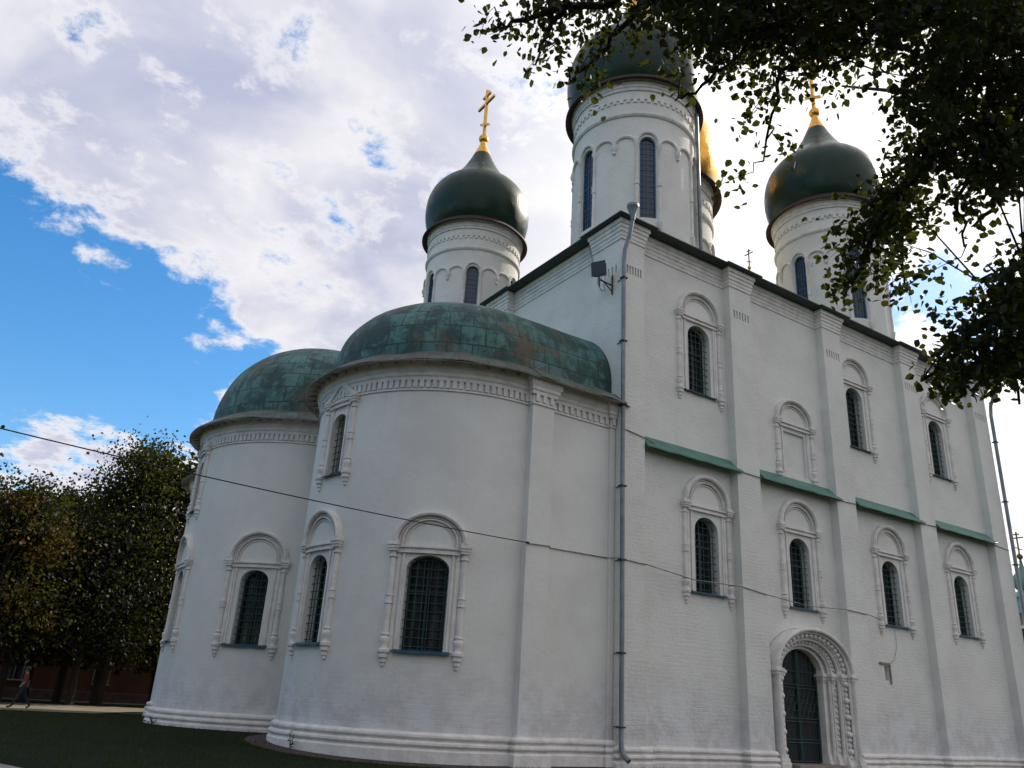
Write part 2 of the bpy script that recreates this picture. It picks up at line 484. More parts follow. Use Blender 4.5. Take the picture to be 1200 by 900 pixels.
class MB:
    """collects shapes; build() links them as ONE mesh object"""
    def __init__(self, fn=None):
        self.v, self.f, self.uv, self.fn = [], [], [], fn
        self.has_uv = False

    def add(self, vs, fs, uvs=None):
        b = len(self.v)
        self.v += [self.fn(*p) for p in vs] if self.fn else [tuple(p) for p in vs]
        for i, f in enumerate(fs):
            self.f.append([b + k for k in f])
            self.uv.append(uvs[i] if uvs else None)
        if uvs:
            self.has_uv = True

    def box(self, x0, x1, y0, y1, z0, z1, nx=1):
        vs, fs = [], []
        for i in range(nx + 1):
            x = x0 + (x1 - x0) * i / nx
            vs += [(x, y0, z0), (x, y1, z0), (x, y1, z1), (x, y0, z1)]
        for i in range(nx):
            a, b = 4 * i, 4 * i + 4
            for k in range(4):
                k2 = (k + 1) % 4
                fs.append((a + k, b + k, b + k2, a + k2))
        fs += [(0, 1, 2, 3), (4 * nx + 3, 4 * nx + 2, 4 * nx + 1, 4 * nx)]
        self.add(vs, fs)

    def lathe(self, prof, cx=0, cy=0, n=16, uvr=False, caps=True):
        vs, fs, uvs = [], [], []
        L = [0]
        for a, b in zip(prof, prof[1:]):
            L.append(L[-1] + math.hypot(b[0] - a[0], b[1] - a[1]))
        rm = max(p[0] for p in prof)
        for r, z in prof:
            for i in range(n):
                a = 2 * pi * i / n
                vs.append((cx + r * cos(a), cy + r * sin(a), z))
        for j in range(len(prof) - 1):
            for i in range(n):
                i2 = (i + 1) % n
                fs.append((j * n + i, j * n + i2, (j + 1) * n + i2, (j + 1) * n + i))
                u0, u1 = rm * 2 * pi * i / n, rm * 2 * pi * (i + 1) / n
                uvs.append(((u0, L[j]), (u1, L[j]), (u1, L[j + 1]), (u0, L[j + 1])))
        if caps:
            fs.append(tuple(range(n - 1, -1, -1)))
            uvs.append(tuple((0, 0) for _ in range(n)))
            k = (len(prof) - 1) * n
            fs.append(tuple(range(k, k + n)))
            uvs.append(tuple((0, 0) for _ in range(n)))
        self.add(vs, fs, uvs if uvr else None)

    def tube(self, pts, r, n=6, closed=False):
        P = [Vector(p) for p in pts]
        N = len(P)
        rr = r if isinstance(r, (list, tuple)) else [r] * N
        vs, fs = [], []
        up = None
        for i in range(N):
            if closed:
                t = P[(i + 1) % N] - P[i - 1]
            else:
                t = P[min(i + 1, N - 1)] - P[max(i - 1, 0)]
            t.normalize()
            if up is None:
                up = Vector((0, 0, 1)) if abs(t.z) < 0.9 else Vector((1, 0, 0))
            s = t.cross(up)
            if s.length < 1e-4:
                s = t.cross(Vector((0.3, 1, 0.2)))
            s.normalize()
            up = s.cross(t).normalized()
            for k in range(n):
                a = 2 * pi * k / n
                q = P[i] + (s * cos(a) + up * sin(a)) * rr[i]
                vs.append(tuple(q))
        for i in range(N if closed else N - 1):
            a, b = i * n, ((i + 1) % N) * n
            for k in range(n):
                k2 = (k + 1) % n
                fs.append((a + k, a + k2, b + k2, b + k))
        if not closed:
            fs.append(tuple(range(n - 1, -1, -1)))
            fs.append(tuple(range((N - 1) * n, N * n)))
        self.add(vs, fs)

    def archband(self, ao, bo, ai, bi, zs, zb, d0, d1, n=24):
        """arch shaped band with legs: outer half width ao / rise bo, inner ai / bi, spring zs, legs down to zb"""
        def line(a, b):
            L = [(-a, zb)] if zb is not None else []
            L += [(-a * cos(pi * i / n), zs + b * sin(pi * i / n)) for i in range(n + 1)]
            return L + ([(a, zb)] if zb is not None else [])
        O, I = line(ao, bo), line(ai, bi)
        vs, fs = [], []
        for (x, z), (p, q) in zip(O, I):
            vs += [(x, d0, z), (x, d1, z), (p, d1, q), (p, d0, q)]
        for i in range(len(O) - 1):
            a, b = 4 * i, 4 * i + 4
            for k in range(4):
                k2 = (k + 1) % 4
                fs.append((a + k, a + k2, b + k2, b + k))
        e = 4 * (len(O) - 1)
        fs += [(3, 2, 1, 0), (e, e + 1, e + 2, e + 3)]
        self.add(vs, fs)

    def archplate(self, a, rise, zs, zb, d0, d1, n=20):
        """solid arch-headed plate, strip by strip"""
        for i in range(n):
            x0, x1 = -a + 2 * a * i / n, -a + 2 * a * (i + 1) / n
            h = lambda x: zs + rise * sqrt(max(0, 1 - (x / a) ** 2))
            vs = [(x0, d0, zb), (x1, d0, zb), (x1, d0, h(x1)), (x0, d0, h(x0)),
                  (x0, d1, zb), (x1, d1, zb), (x1, d1, h(x1)), (x0, d1, h(x0))]
            self.add(vs, [(0, 1, 2, 3), (7, 6, 5, 4), (0, 4, 5, 1), (2, 6, 7, 3)] +
                     ([(0, 3, 7, 4)] if i == 0 else []) + ([(1, 5, 6, 2)] if i == n - 1 else []))

    def mesh(self, name, recalc=True):
        me = bpy.data.meshes.new(name)
        me.from_pydata(self.v, [], self.f)
        if self.has_uv:
            ul = me.uv_layers.new(name='UVMap')
            k = 0
            for f, u in zip(self.f, self.uv):
                for j in range(len(f)):
                    ul.data[k].uv = u[j] if u else (self.v[f[j]][0] + self.v[f[j]][1], self.v[f[j]][2])
                    k += 1
        if recalc:
            bm = bmesh.new()
            bm.from_mesh(me)
            bmesh.ops.recalc_face_normals(bm, faces=bm.faces)
            bm.to_mesh(me)
            bm.free()
        return me

    def build(self, name, m, parent=None, sm=None, recalc=True):
        me = self.mesh(name, recalc)
        if sm:
            smooth(me, sm)
        return link(name, me, m, parent)


def tag(o, label=None, cat=None, group=None, kind=None):
    for k, v in (('label', label), ('category', cat), ('group', group), ('kind', kind)):
        if v:
            o[k] = v
    return o


def thing(name, label, cat, loc=(0, 0, 0), group=None):
    o = bpy.data.objects.new(name, None)
    o.empty_display_size = 0.5
    o.location = loc
    COL.objects.link(o)
    return tag(o, label, cat, group)


def flatmap(x0, y0, z0):
    return lambda x, d, z: (x0 + x, y0 - d, z0 + z)


def cylmap(cx, cy, r, deg, z0):
    a0 = radians(deg)
    return lambda x, d, z: (cx + (r + d) * cos(a0 + x / r), cy + (r + d) * sin(a0 + x / r), z0 + z)


def sweep(mb, path, prof, closed=True):
    """profile [(offset, z)] swept along a plan polyline (outside on the right of travel)"""
    P = [Vector(p[:2]) for p in path]
    N = len(P)
    mit = []
    for i in range(N):
        a = P[i - 1] if (closed or i > 0) else None
        b = P[(i + 1) % N] if (closed or i < N - 1) else None
        ns = []
        if a is not None:
            d = (P[i] - a).normalized()
            ns.append(Vector((d.y, -d.x)))
        if b is not None:
            d = (b - P[i]).normalized()
            ns.append(Vector((d.y, -d.x)))
        m = sum(ns, Vector((0, 0)))
        m.normalize()
        mit.append(m / max(0.35, m.dot(ns[0])))
    vs, fs = [], []
    K = len(prof)
    for i in range(N):
        for o, z in prof:
            q = P[i] + mit[i] * o
            vs.append((q.x, q.y, z))
    for i in range(N if closed else N - 1):
        a, b = i * K, ((i + 1) % N) * K
        for k in range(K - 1):
            fs.append((a + k, b + k, b + k + 1, a + k + 1))
        fs.append((a + K - 1, b + K - 1, b, a))
    if not closed:
        fs.append(tuple(range(K - 1, -1, -1)))
        fs.append(tuple(range((N - 1) * K, N * K)))
    mb.add(vs, fs)


def prism(path, z0, z1, nz=1):
    """closed prism with wall UVs in metres; path counter-clockwise"""
    mb = MB()
    N = len(path)
    vs, fs, uvs = [], [], []
    u = [0]
    for i in range(N):
        a, b = path[i], path[(i + 1) % N]
        u.append(u[-1] + math.hypot(b[0] - a[0], b[1] - a[1]))
    for k in (z0, z1):
        vs += [(p[0], p[1], k) for p in path]
    for i in range(N):
        j = (i + 1) % N
        fs.append((i, j, N + j, N + i))
        uvs.append(((u[i], z0), (u[i + 1], z0), (u[i + 1], z1), (u[i], z1)))
    fs.append(tuple(range(N - 1, -1, -1)))
    uvs.append(tuple((path[i][0], path[i][1]) for i in range(N - 1, -1, -1)))
    fs.append(tuple(range(N, 2 * N)))
    uvs.append(tuple((p[0], p[1]) for p in path))
    mb.add(vs, fs, uvs)
    return mb


def carve(mb, cut, name, m, parent, sm=None):
    """wall solid minus the opening cutters, as one mesh object"""
    a = bpy.data.objects.new('tmp_wall', mb.mesh('tmp_wall'))
    c = bpy.data.objects.new('tmp_cut', cut.mesh('tmp_cut'))
    COL.objects.link(a)
    COL.objects.link(c)
    md = a.modifiers.new('b', 'BOOLEAN')
    md.operation = 'DIFFERENCE'
    md.solver = 'EXACT'
    md.object = c
    dg = bpy.context.evaluated_depsgraph_get()
    me = bpy.data.meshes.new_from_object(a.evaluated_get(dg))
    me.name = name
    me.materials.clear()
    for o in (a, c):
        bpy.data.objects.remove(o, do_unlink=True)
    if sm:
        smooth(me, sm)
    return link(name, me, m, parent)


def arch_cutter(cut, fn, a, h, rise, d0, d1, n=16):
    """arch-headed cutter of half width a and total height h"""
    zs = h - rise
    L = [(-a, 0), (a, 0)] + [(a * cos(pi * i / n), zs + rise * sin(pi * i / n)) for i in range(n + 1)]
    N = len(L)
    vs = [(x, d0, z) for x, z in L] + [(x, d1, z) for x, z in L]
    fs = [tuple(range(N)), tuple(range(2 * N - 1, N - 1, -1))]
    for i in range(N):
        j = (i + 1) % N
        fs.append((i, i + N, j + N, j))
    old = cut.fn
    cut.fn = fn
    cut.add(vs, fs)
    cut.fn = old


def sstep(x, a, b):
    t = min(1, max(0, (x - a) / (b - a)))
    return t * t * (3 - 2 * t)


def gz(x, y):
    """height of the lawn"""
    near = sstep(y, -1, 9) * (1 - sstep(math.hypot(x - 8, y - 13), 30, 60))
    return 0.10 + 0.20 * near - 0.10 * sstep(y, 18, 24) * near + 0.02 * sin(x * 0.31 + 1) * cos(y * 0.27)


# ------------------------------------------------------------------ ground
gx = [-600, -300, -150, -90] + [-60 + 1.5 * i for i in range(81)] + [90, 150, 300, 600]
gy = [-400, -200, -90] + [-45 + 1.5 * i for i in range(81)] + [100, 150, 300, 600]
mb = MB()
vs = [(x, y, gz(x, y)) for y in gy for x in gx]
W_ = len(gx)
mb.add(vs, [(j * W_ + i, j * W_ + i + 1, (j + 1) * W_ + i + 1, (j + 1) * W_ + i)
            for j in range(len(gy) - 1) for i in range(W_ - 1)])
tag(mb.build('ground', M['ground'], sm=60, recalc=False), kind='structure')


def sheet(name, xs, f0, f1, n, m, dz):
    mb = MB()
    vs = []
    for x in xs:
        for k in range(n + 1):
            y = f0(x) + (f1(x) - f0(x)) * k / n
            vs.append((x, y, gz(x, y) + dz))
    mb.add(vs, [(i * (n + 1) + k, (i + 1) * (n + 1) + k, (i + 1) * (n + 1) + k + 1, i * (n + 1) + k + 1)
                for i in range(len(xs) - 1) for k in range(n)])
    return tag(mb.build(name, m, sm=60, recalc=False), kind='structure')


sheet('path', [-70 + 2 * i for i in range(66)],
      lambda x: (22.6 if x < -11 else 22.6 + 6.5 * sstep(x, -11, -6)) + 0.25 * sin(x * 0.6), lambda x: 33.5 + 0.4 * sin(x * 0.4), 8, M['path'], 0.035)
sheet('pavement', [-22 + 0.5 * i for i in range(16)],
      lambda x: -9.0, lambda x: 1.2 - 0.3 * (x + 18.5) - 2.6 * sstep(x, -15.6, -14.4) + 0.12 * sin(x * 5), 10, M['paving'], 0.03)

# ------------------------------------------------------------------ cathedral
BAY = 5.68
LX, LY = 24.1, 26.5
REC = 0.35
cath = thing('cathedral', 'whitewashed brick cathedral with onion domes and rounded green roofed apses', 'church', (12.0, 13.0, 0.0))

# plan of the main block, counter-clockwise from the south-east corner
plan = []
xl = [(0.0, 1.08)] + [(5.52 + BAY * k, 6.72 + BAY * k) for k in range(3)] + [(5.52 + BAY * 3, LX)]
xl[-1] = (22.85, LX)
for i, (a, b) in enumerate(xl):
    if i == 0:
        plan += [(a, 0), (b, 0), (b, REC)]
    elif i == len(xl) - 1:
        plan += [(a, REC), (a, 0), (b, 0)]
    else:
        plan += [(a, REC), (a, 0), (b, 0), (b, REC)]
plan += [(LX, LY), (0, LY), (0, 25.0), (REC, 25.0)]
for a, b in ((17.9, 19.3), (7.3, 8.7)):
    plan += [(REC, b), (0, b), (0, a), (REC, a)]
plan += [(REC, 1.55), (0, 1.55)]

cut = MB()
LOWX = [(4.22, 5.42), (9.12, 5.45), (14.82, 5.38), (20.1, 5.45)]       # lower window centres, sill heights
UPX = [(4.12, 12.50), (13.55, 12.48), (19.75, 12.44)]
WA = 0.57
for x, z in LOWX:
    arch_cutter(cut, flatmap(x, REC, z), WA, 2.55, 0.50, 0.3, -0.75)
for x, z in UPX:
    arch_cutter(cut, flatmap(x, REC, z), WA, 2.72, 0.50, 0.3, -0.75)
# blind frame: shallow sunk panel
cut.box(9.28 - 0.62, 9.28 + 0.62, 0.2, REC + 0.09, 10.42, 12.15)
# portal recess
PX = 9.0
arch_cutter(cut, flatmap(PX, 0.0, 0.0), 2.17, 4.74, 1.47, 0.5, -1.1, 28)
# slot window beside the portal
cut.box(13.72, 13.98, 0.0, REC + 0.5, 3.28, 3.80)
# rows of small sunk slots high on the pilasters
for (a, b) in [(0.22, 0.98)] + [(5.68 + BAY * k, 6.62 + BAY * k) for k in range(3)] + [(22.95, 23.9)]:
    n = 6
    for i in range(n):
        x = a + (b - a) * (i + 0.25) / n
        cut.box(x, x + 0.075, -0.1, 0.12, 15.98, 16.32)
for i in range(6):
    y = 0.25 + 0.2 * i
    cut.box(-0.1, 0.12, y, y + 0.075, 15.98, 16.32)
wall = carve(prism(plan, -0.4, 18.1), cut, 'wall', M['brick'], cath)

# mouldings round the main block
mb = MB()
n = len(plan)
# open path round the block starting right of the portal and ending left of it
ip = [i for i, p in enumerate(plan) if abs(p[0] - 12.4) < 0.05 and p[1] == REC][0]
cl = [(11.42, REC)] + plan[plan.index((11.2, 0)) if (11.2, 0) in plan else 0:]
i2 = [i for i, p in enumerate(plan) if abs(p[0] - 11.2) < 0.01]
i1 = [i for i, p in enumerate(plan) if abs(p[0] - 6.72) < 0.01]
path = plan[i2[-1]:] + plan[:i1[0] + 1]
PLINTH = [(-0.05, -0.3), (0.20, -0.3), (0.20, 0.27), (0.165, 0.31), (0.12, 0.325), (0.12, 0.365), (0.165, 0.375), (0.19, 0.41), (0.18, 0.46),
          (0.13, 0.495), (0.085, 0.50), (0.085, 0.545), (0.125, 0.555), (0.145, 0.59), (0.135, 0.64), (0.085, 0.675), (0.02, 0.70), (-0.05, 0.70)]
sweep(mb, path, PLINTH, closed=False)
mb.build('plinth', M['trim'], cath, 40)
mb = MB()
sweep(mb, plan, [(-0.05, 17.28), (0.035, 17.28), (0.035, 17.40), (0.055, 17.42), (0.055, 17.55), (0.085, 17.57), (0.085, 17.70), (0.12, 17.72),
                 (0.12, 17.84), (0.17, 17.87), (0.17, 18.03), (-0.05, 18.03)])
mb.build('cornice', M['trim'], cath, 30)

# roof with a thin sheet-metal eave that steps round the pilasters
mb = MB()
eplan = [(p[0] if p[0] != REC else 0.10, p[1] if p[1] != REC else 0.10) for p in plan]
sweep(mb, eplan, [(-0.45, 18.04), (0.36, 18.04), (0.385, 18.055), (0.385, 18.10), (-0.45, 18.30)])
cx, cy = LX / 2, LY / 2
b = [(0.1, 0.4, 18.16), (LX - 0.1, 0.4, 18.16), (LX - 0.1, LY - 0.1, 18.16), (0.1, LY - 0.1, 18.16)]
mb.add(b + [(cx, cy - 1.5, 20.4), (cx, cy + 1.5, 20.4)], [(0, 1, 4), (1, 2, 5, 4), (2, 3, 5), (3, 0, 4, 5), (3, 2, 1, 0)])
roof = mb.build('roof', M['eave'], cath)

# sloping green drip ledges over the lower storey
for k in range(4):
    x0, x1 = 1.10 + BAY * k, 5.72 + BAY * k
    if k == 3:
        x1 = 22.97
    z = 9.82
    mb = MB()
    N = 10
    vs, fs = [], []
    for i in range(N + 1):
        x = x0 + (x1 - x0) * i / N
        j = 0.012 * sin(i * 2.3 + k)
        xe = min(x, x1 - 0.18)
        vs += [(xe, REC - 0.01, z + 0.46), (x, -0.13, z + j), (x, -0.13, z - 0.05 + j), (x, -0.10, z - 0.05 + j), (xe, REC - 0.01, z + 0.36)]
    for i in range(N):
        a, c = 5 * i, 5 * i + 5
        for q in range(5):
            q2 = (q + 1) % 5
            fs.append((a + q, c + q, c + q2, a + q2))
    fs += [(0, 1, 2, 3, 4), (5 * N + 4, 5 * N + 3, 5 * N + 2, 5 * N + 1, 5 * N)]
    mb.add(vs, fs)
    mb.build('drip_ledge', M['ledge'], cath)


# ------------------------------------------------------------------ windows
def window(fn, a, h, rise, style='arch', hw=1.02, cap=2.75, arise=0.95, dep=0.42, curved=False, grid=(5, 11), blind=False, z0=0.0):
    """one window: grille and panes in the opening, whitewashed surround, painted sill"""
    pane = None
    if not blind:
        mb = MB(fn)
        mb.archplate(a + 0.05, rise, h - rise + 0.03, -0.03, -dep, -dep - 0.04)
        win = mb.build('window', M['glass'], cath)
        mb = MB(fn)                                        # timber sash
        mb.archband(a + 0.03, rise + 0.02, a - 0.06, rise - 0.06, h - rise, 0.0, -dep + 0.05, -dep + 0.005)
        mb.box(-0.035, 0.035, -dep + 0.01, -dep + 0.05, 0.0, h)
        mb.box(-a, a, -dep + 0.012, -dep + 0.045, h * 0.62, h * 0.62 + 0.06)
        mb.box(-a, a, -dep + 0.012, -dep + 0.045, 0.0, 0.06)
        mb.build('sash', M['timber'], win)
        mb = MB(fn)                                        # iron grille
        gd = -0.17
        nxb, nzb = grid
        for i in range(nxb):
            x = -a + 2 * a * (i + 0.5) / nxb
            top = h - rise + rise * sqrt(max(0, 1 - (x / a) ** 2))
            mb.tube([(x, gd, 0.01), (x, gd, top)], 0.014, 5)
        for j in range(nzb):
            z = h * (j + 0.5) / nzb
            e = a if z < h - rise else a * sqrt(max(0.02, 1 - ((z - h + rise) / rise) ** 2))
            mb.tube([(-e, gd + 0.025, z), (e, gd + 0.025, z)], 0.013, 5)
        mb.build('grille', M['iron'], win)
        mb = MB(fn)                                        # sloping sill of painted sheet
        q = hw - 0.22
        nx = 6
        vs, fs = [], []
        for i in range(nx + 1):
            x = -q + 2 * q * i / nx
            w_ = 0.012 * sin(i * 1.9)
            inn = -dep if abs(x) < a else -0.02
            vs += [(x, 0.13, -0.075 + w_), (x, 0.13, -0.055 + w_), (x, 0.0, 0.012), (x, 0.0, -0.02)]
        for i in range(nx):
            A, B = 4 * i, 4 * i + 4
            for k in range(4):
                fs.append((A + k, B + k, B + (k + 1) % 4, A + (k + 1) % 4))
        fs += [(0, 1, 2, 3), (4 * nx + 3, 4 * nx + 2, 4 * nx + 1, 4 * nx)]
        mb.add(vs, fs)
        mb.box(-a, a, -dep, 0.01, -0.01, 0.014, 4)
        mb.build('sill', M['sill'], win)
        par = win
    else:
        par = cath
    # surround
    mb = MB(fn)
    nx = 10 if curved else 1
    e0 = cap - 0.16
    for s in (-1, 1):
        x = s * (hw - 0.30)
        mb.box(x - 0.03, x + 0.03, -0.02, 0.05, 0.02, e0)
        x = s * (hw - 0.17)
        mb.box(x - 0.05, x + 0.05, -0.02, 0.028, 0.0, e0)
        c = s * hw
        r = 0.088
        mid = cap * 0.48
        prof = [(0.02, -0.42), (0.05, -0.42), (0.05, -0.34), (0.085, -0.32), (0.085, -0.24), (0.13, -0.20), (0.13, -0.11), (0.165, -0.07), (0.165, 0.0),
                (0.12, 0.02), (0.105, 0.08), (0.125, 0.16), (0.15, 0.24), (0.14, 0.29), (0.095, 0.33), (0.085, 0.36), (0.12, 0.37), (0.12, 0.41), (r, 0.43),
                (r, mid - 0.13), (0.115, mid - 0.12), (0.115, mid - 0.08), (0.095, mid - 0.07), (0.105, mid), (0.095, mid + 0.07), (0.115, mid + 0.08),
                (0.115, mid + 0.12), (r, mid + 0.13), (r * 0.92, cap - 0.30), (0.12, cap - 0.28), (0.12, cap - 0.24), (0.09, cap - 0.22), (0.10, cap - 0.15),
                (0.135, cap - 0.12)]
        mb.lathe(prof, c, 0.015, 12)
        mb.box(c - 0.125, c + 0.125, -0.02, 0.165, cap - 0.12, cap - 0.05)
        mb.box(c - 0.15, c + 0.15, -0.02, 0.19, cap - 0.05, cap + 0.03)
        mb.box(c - 0.17, c + 0.17, -0.02, 0.215, cap + 0.03, cap + 0.08)
        mb.box(c - 0.13, c + 0.13, -0.02, 0.16, cap + 0.08, cap + 0.18)
    mb.box(-hw + 0.12, hw - 0.12, -0.02, 0.09, e0, e0 + 0.06, nx)
    mb.box(-hw + 0.12, hw - 0.12, -0.02, 0.05, e0 + 0.06, e0 + 0.14, nx)
    mb.box(-hw + 0.12, hw - 0.12, -0.02, 0.115, e0 + 0.14, e0 + 0.19, nx)
    if style == 'arch':
        zs = cap + 0.16
        for ro, ri, dd in ((1.09, 0.925, 0.13), (0.90, 0.86, 0.05), (0.80, 0.755, 0.075), (0.70, 0.67, 0.035)):
            k = hw / 1.02
            mb.archband(ro * k, arise * ro / 1.09, ri * k, arise * ri / 1.09, zs, cap + 0.03, -0.02, dd, 22)
        th = [pi * i / 22 for i in range(23)]
        for ro, rr in ((1.0, 0.062), (0.78, 0.022)):
            k = hw / 1.02
            mb.tube([(-ro * k * cos(t), 0.12 if ro > 0.9 else 0.07, zs + arise * ro / 1.09 * sin(t)) for t in th], rr, 8)
    else:                                                  # triangular gable
        zs = cap + 0.02
        for w0, hh, dd, t in ((hw, arise, 0.13, 0.09), (hw - 0.2, arise - 0.2, 0.07, 0.05), (hw - 0.36, arise - 0.33, 0.04, 0.03)):
            for s in (-1, 1):
                L = 6
                vs, fs = [], []
                for i in range(L + 1):
                    x = s * w0 * (1 - i / L)
                    z = zs + 0.10 + hh * i / L
                    vs += [(x, -0.02, z - t), (x, dd, z - t), (x, dd, z + t), (x, -0.02, z + t)]
                for i in range(L):
                    for k in range(4):
                        k2 = (k + 1) % 4
                        fs.append((4 * i + k, 4 * i + k2, 4 * i + 4 + k2, 4 * i + 4 + k))
                fs += [(0, 1, 2, 3), (4 * L + 3, 4 * L + 2, 4 * L + 1, 4 * L)]
                mb.add(vs, fs)
    mb.build('blind_window_surround' if blind else 'surround', M['trim'], par, 35)


for x, z in LOWX:
    window(flatmap(x, REC, z), WA, 2.55, 0.50, cap=2.85, arise=1.02, hw=1.05)
for x, z in UPX:
    window(flatmap(x, REC, z), WA, 2.72, 0.50, cap=2.95, arise=1.02, hw=1.05)
window(flatmap(9.28, REC, 10.45), 0.6, 1.8, 0.4, cap=2.02, arise=0.92, hw=1.05, blind=True)

# ------------------------------------------------------------------ portal
def portal():
    mb = MB(flatmap(PX, 0.0, 0.0))
    A = [2.12, 1.95, 1.62, 1.34, 1.10]
    zs = 3.27
    for i in range(4):
        d1 = 0.10 - 0.20 * i
        mb.archband(A[i], A[i] * 0.69, A[i + 1], A[i + 1] * 0.69 + 0.02, zs, -0.1, -0.9, d1, 32)
    p = mb.build('portal', M['trim'], cath, 35)
    mb = MB(flatmap(PX, 0.0, 0.0))
    th = [pi * i / 32 for i in range(33)]

    def shaft(a, d, r):
        L = [(-a, d, 0.1), (-a, d, zs)] + [(-a * cos(t), d, zs + a * 0.69 * sin(t)) for t in th[1:-1]] + [(a, d, zs), (a, d, 0.1)]
        mb.tube(L, r, 8)
    shaft(2.04, 0.11, 0.07)
    shaft(1.93, 0.0, 0.06)
    shaft(1.60, -0.2, 0.07)
    shaft(1.33, -0.40, 0.06)
    mb.build('shaft', M['trim'], p, 40)
    # carved rows: melon beads on the jambs, small blocks along the arch
    mb = MB(flatmap(PX, 0.0, 0.0))
    for s in (-1, 1):
        for i in range(14):
            z = 0.55 + i * 0.185
            big = i % 3 == 1
            r = 0.13 if big else 0.085
            mb.lathe([(0.03, z - r * 0.9), (r * 0.8, z - r * 0.5), (r, z), (r * 0.8, z + r * 0.5), (0.03, z + r * 0.9)], s * 1.76, -0.07, 8)
            mb.lathe([(0.02, z - 0.06), (0.06, z), (0.02, z + 0.06)], s * 1.46, -0.28, 6)
    for i in range(1, 22):
        t = pi * i / 22
        for a, d, q in ((1.76, -0.07, 0.085), (1.46, -0.28, 0.055)):
            x, z = -a * cos(t), zs + a * 0.69 * sin(t)
            mb.lathe([(q * 0.4, z - q), (q, z - q * 0.4), (q, z + q * 0.4), (q * 0.4, z + q)], x, d, 6)
    shaft(1.76, -0.09, 0.03)
    shaft(1.46, -0.30, 0.025)
    mb.tube([(-1.76, -0.1, zs), (-1.46, -0.3, zs)], 0.02, 5)
    mb.build('carved_band', M['trim'], p, 50)
    # capital belt
    for s in (-1, 1):
        mb = MB(flatmap(PX, 0.0, 0.0))
        for i in range(4):
            o, q = A[i], A[i + 1]
            d1 = 0.10 - 0.20 * i
            for zz0, zz1, g in ((3.00, 3.07, 0.03), (3.07, 3.17, 0.07), (3.17, 3.24, 0.11), (3.24, 3.29, 0.07)):
                x0, x1 = q - g, o + (g if i == 0 else 0)
                if s < 0:
                    x0, x1 = -x1, -x0
                mb.box(x0, x1, -0.85 + 0.003 * i, d1 + g, zz0, zz1)
        mb.build('capital', M['trim'], p)
    for s in (-1, 1):                                     # stepped bases
        mb = MB(flatmap(PX, 0.0, 0.0))
        for i in range(4):
            d1 = 0.10 - 0.20 * i
            for zz0, zz1, g in ((-0.1, 0.34, 0.13), (0.34, 0.46, 0.09), (0.46, 0.58, 0.05)):
                x0, x1 = A[i + 1] - g * 0.4, A[i] + (g if i == 0 else 0)
                if s < 0:
                    x0, x1 = -x1, -x0
                mb.box(x0, x1, -0.85 + 0.003 * i, d1 + g, zz0, zz1)
        mb.build('base', M['trim'], p)
    # door leaves behind a wrought gate
    mb = MB(flatmap(PX, 0.0, 0.0))
    mb.archplate(1.09, 0.76, zs, 0.30, -0.86, -0.80, 24)
    dr = mb.build('door', M['door'], cath)
    mb = MB(flatmap(PX, 0.0, 0.0))
    gd = -0.74
    top = lambda x: zs + 0.75 * sqrt(max(0, 1 - (x / 1.09) ** 2))
    for x in (-1.04, -0.035, 0.035, 1.04):
        mb.tube([(x, gd, 0.32), (x, gd, top(x))], 0.028, 6)
    for z in (0.36, 0.95, 1.05, 1.62, 1.72, 2.72, 2.82, 3.27):
        mb.tube([(-1.06, gd, z), (1.06, gd, z)], 0.020, 6)
    for i in range(17):
        x = -0.98 + i * 0.1225
        mb.tube([(x, gd, 0.36), (x, gd, 1.62)], 0.010, 5)
    for cx_ in (-0.54, 0.54):                              # ring lattice in the middle panels
        for r_ in range(4):
            for c_ in range(4):
                x, z = cx_ - 0.36 + 0.24 * c_ + (0.06 if r_ % 2 else -0.06), 1.86 + 0.24 * r_
                mb.tube([(x + 0.13 * cos(2 * pi * q / 12), gd, z + 0.13 * sin(2 * pi * q / 12)) for q in range(12)], 0.010, 4, True)
        for q in range(5):
            x = cx_ - 0.42 + 0.21 * q
            mb.tube([(x, gd, 2.82), (x, gd, top(x))], 0.010, 5)
        mb.tube([(cx_ + 0.3 * cos(pi * q / 10), gd, 3.27 + 0.3 * sin(pi * q / 10)) for q in range(11)], 0.012, 5)
    mb.build('gate', M['iron'], dr)
    mb = MB()
    mb.box(PX - 1.25, PX + 1.25, -0.12, 0.85, 0.0, 0.30)
    mb.box(PX - 1.7, PX + 1.7, -0.75, -0.125, -0.05, 0.20)
    mb.build('doorstep', M['stone'], cath)


portal()
# slot window trim and the worn lintel over it
mb = MB(flatmap(0, REC, 0))
mb.box(13.40, 14.04, -0.03, 0.06, 3.84, 3.92)
mb.box(14.0, 14.08, -0.03, 0.05, 3.15, 3.84)
mb.build('slot_window_hood', M['stone'], cath)

# ------------------------------------------------------------------ apses
def arc(cx, cy, r, a0, a1, n):
    return [(cx + r * cos(radians(a0 + (a1 - a0) * i / n)), cy + r * sin(radians(a0 + (a1 - a0) * i / n))) for i in range(n + 1)]


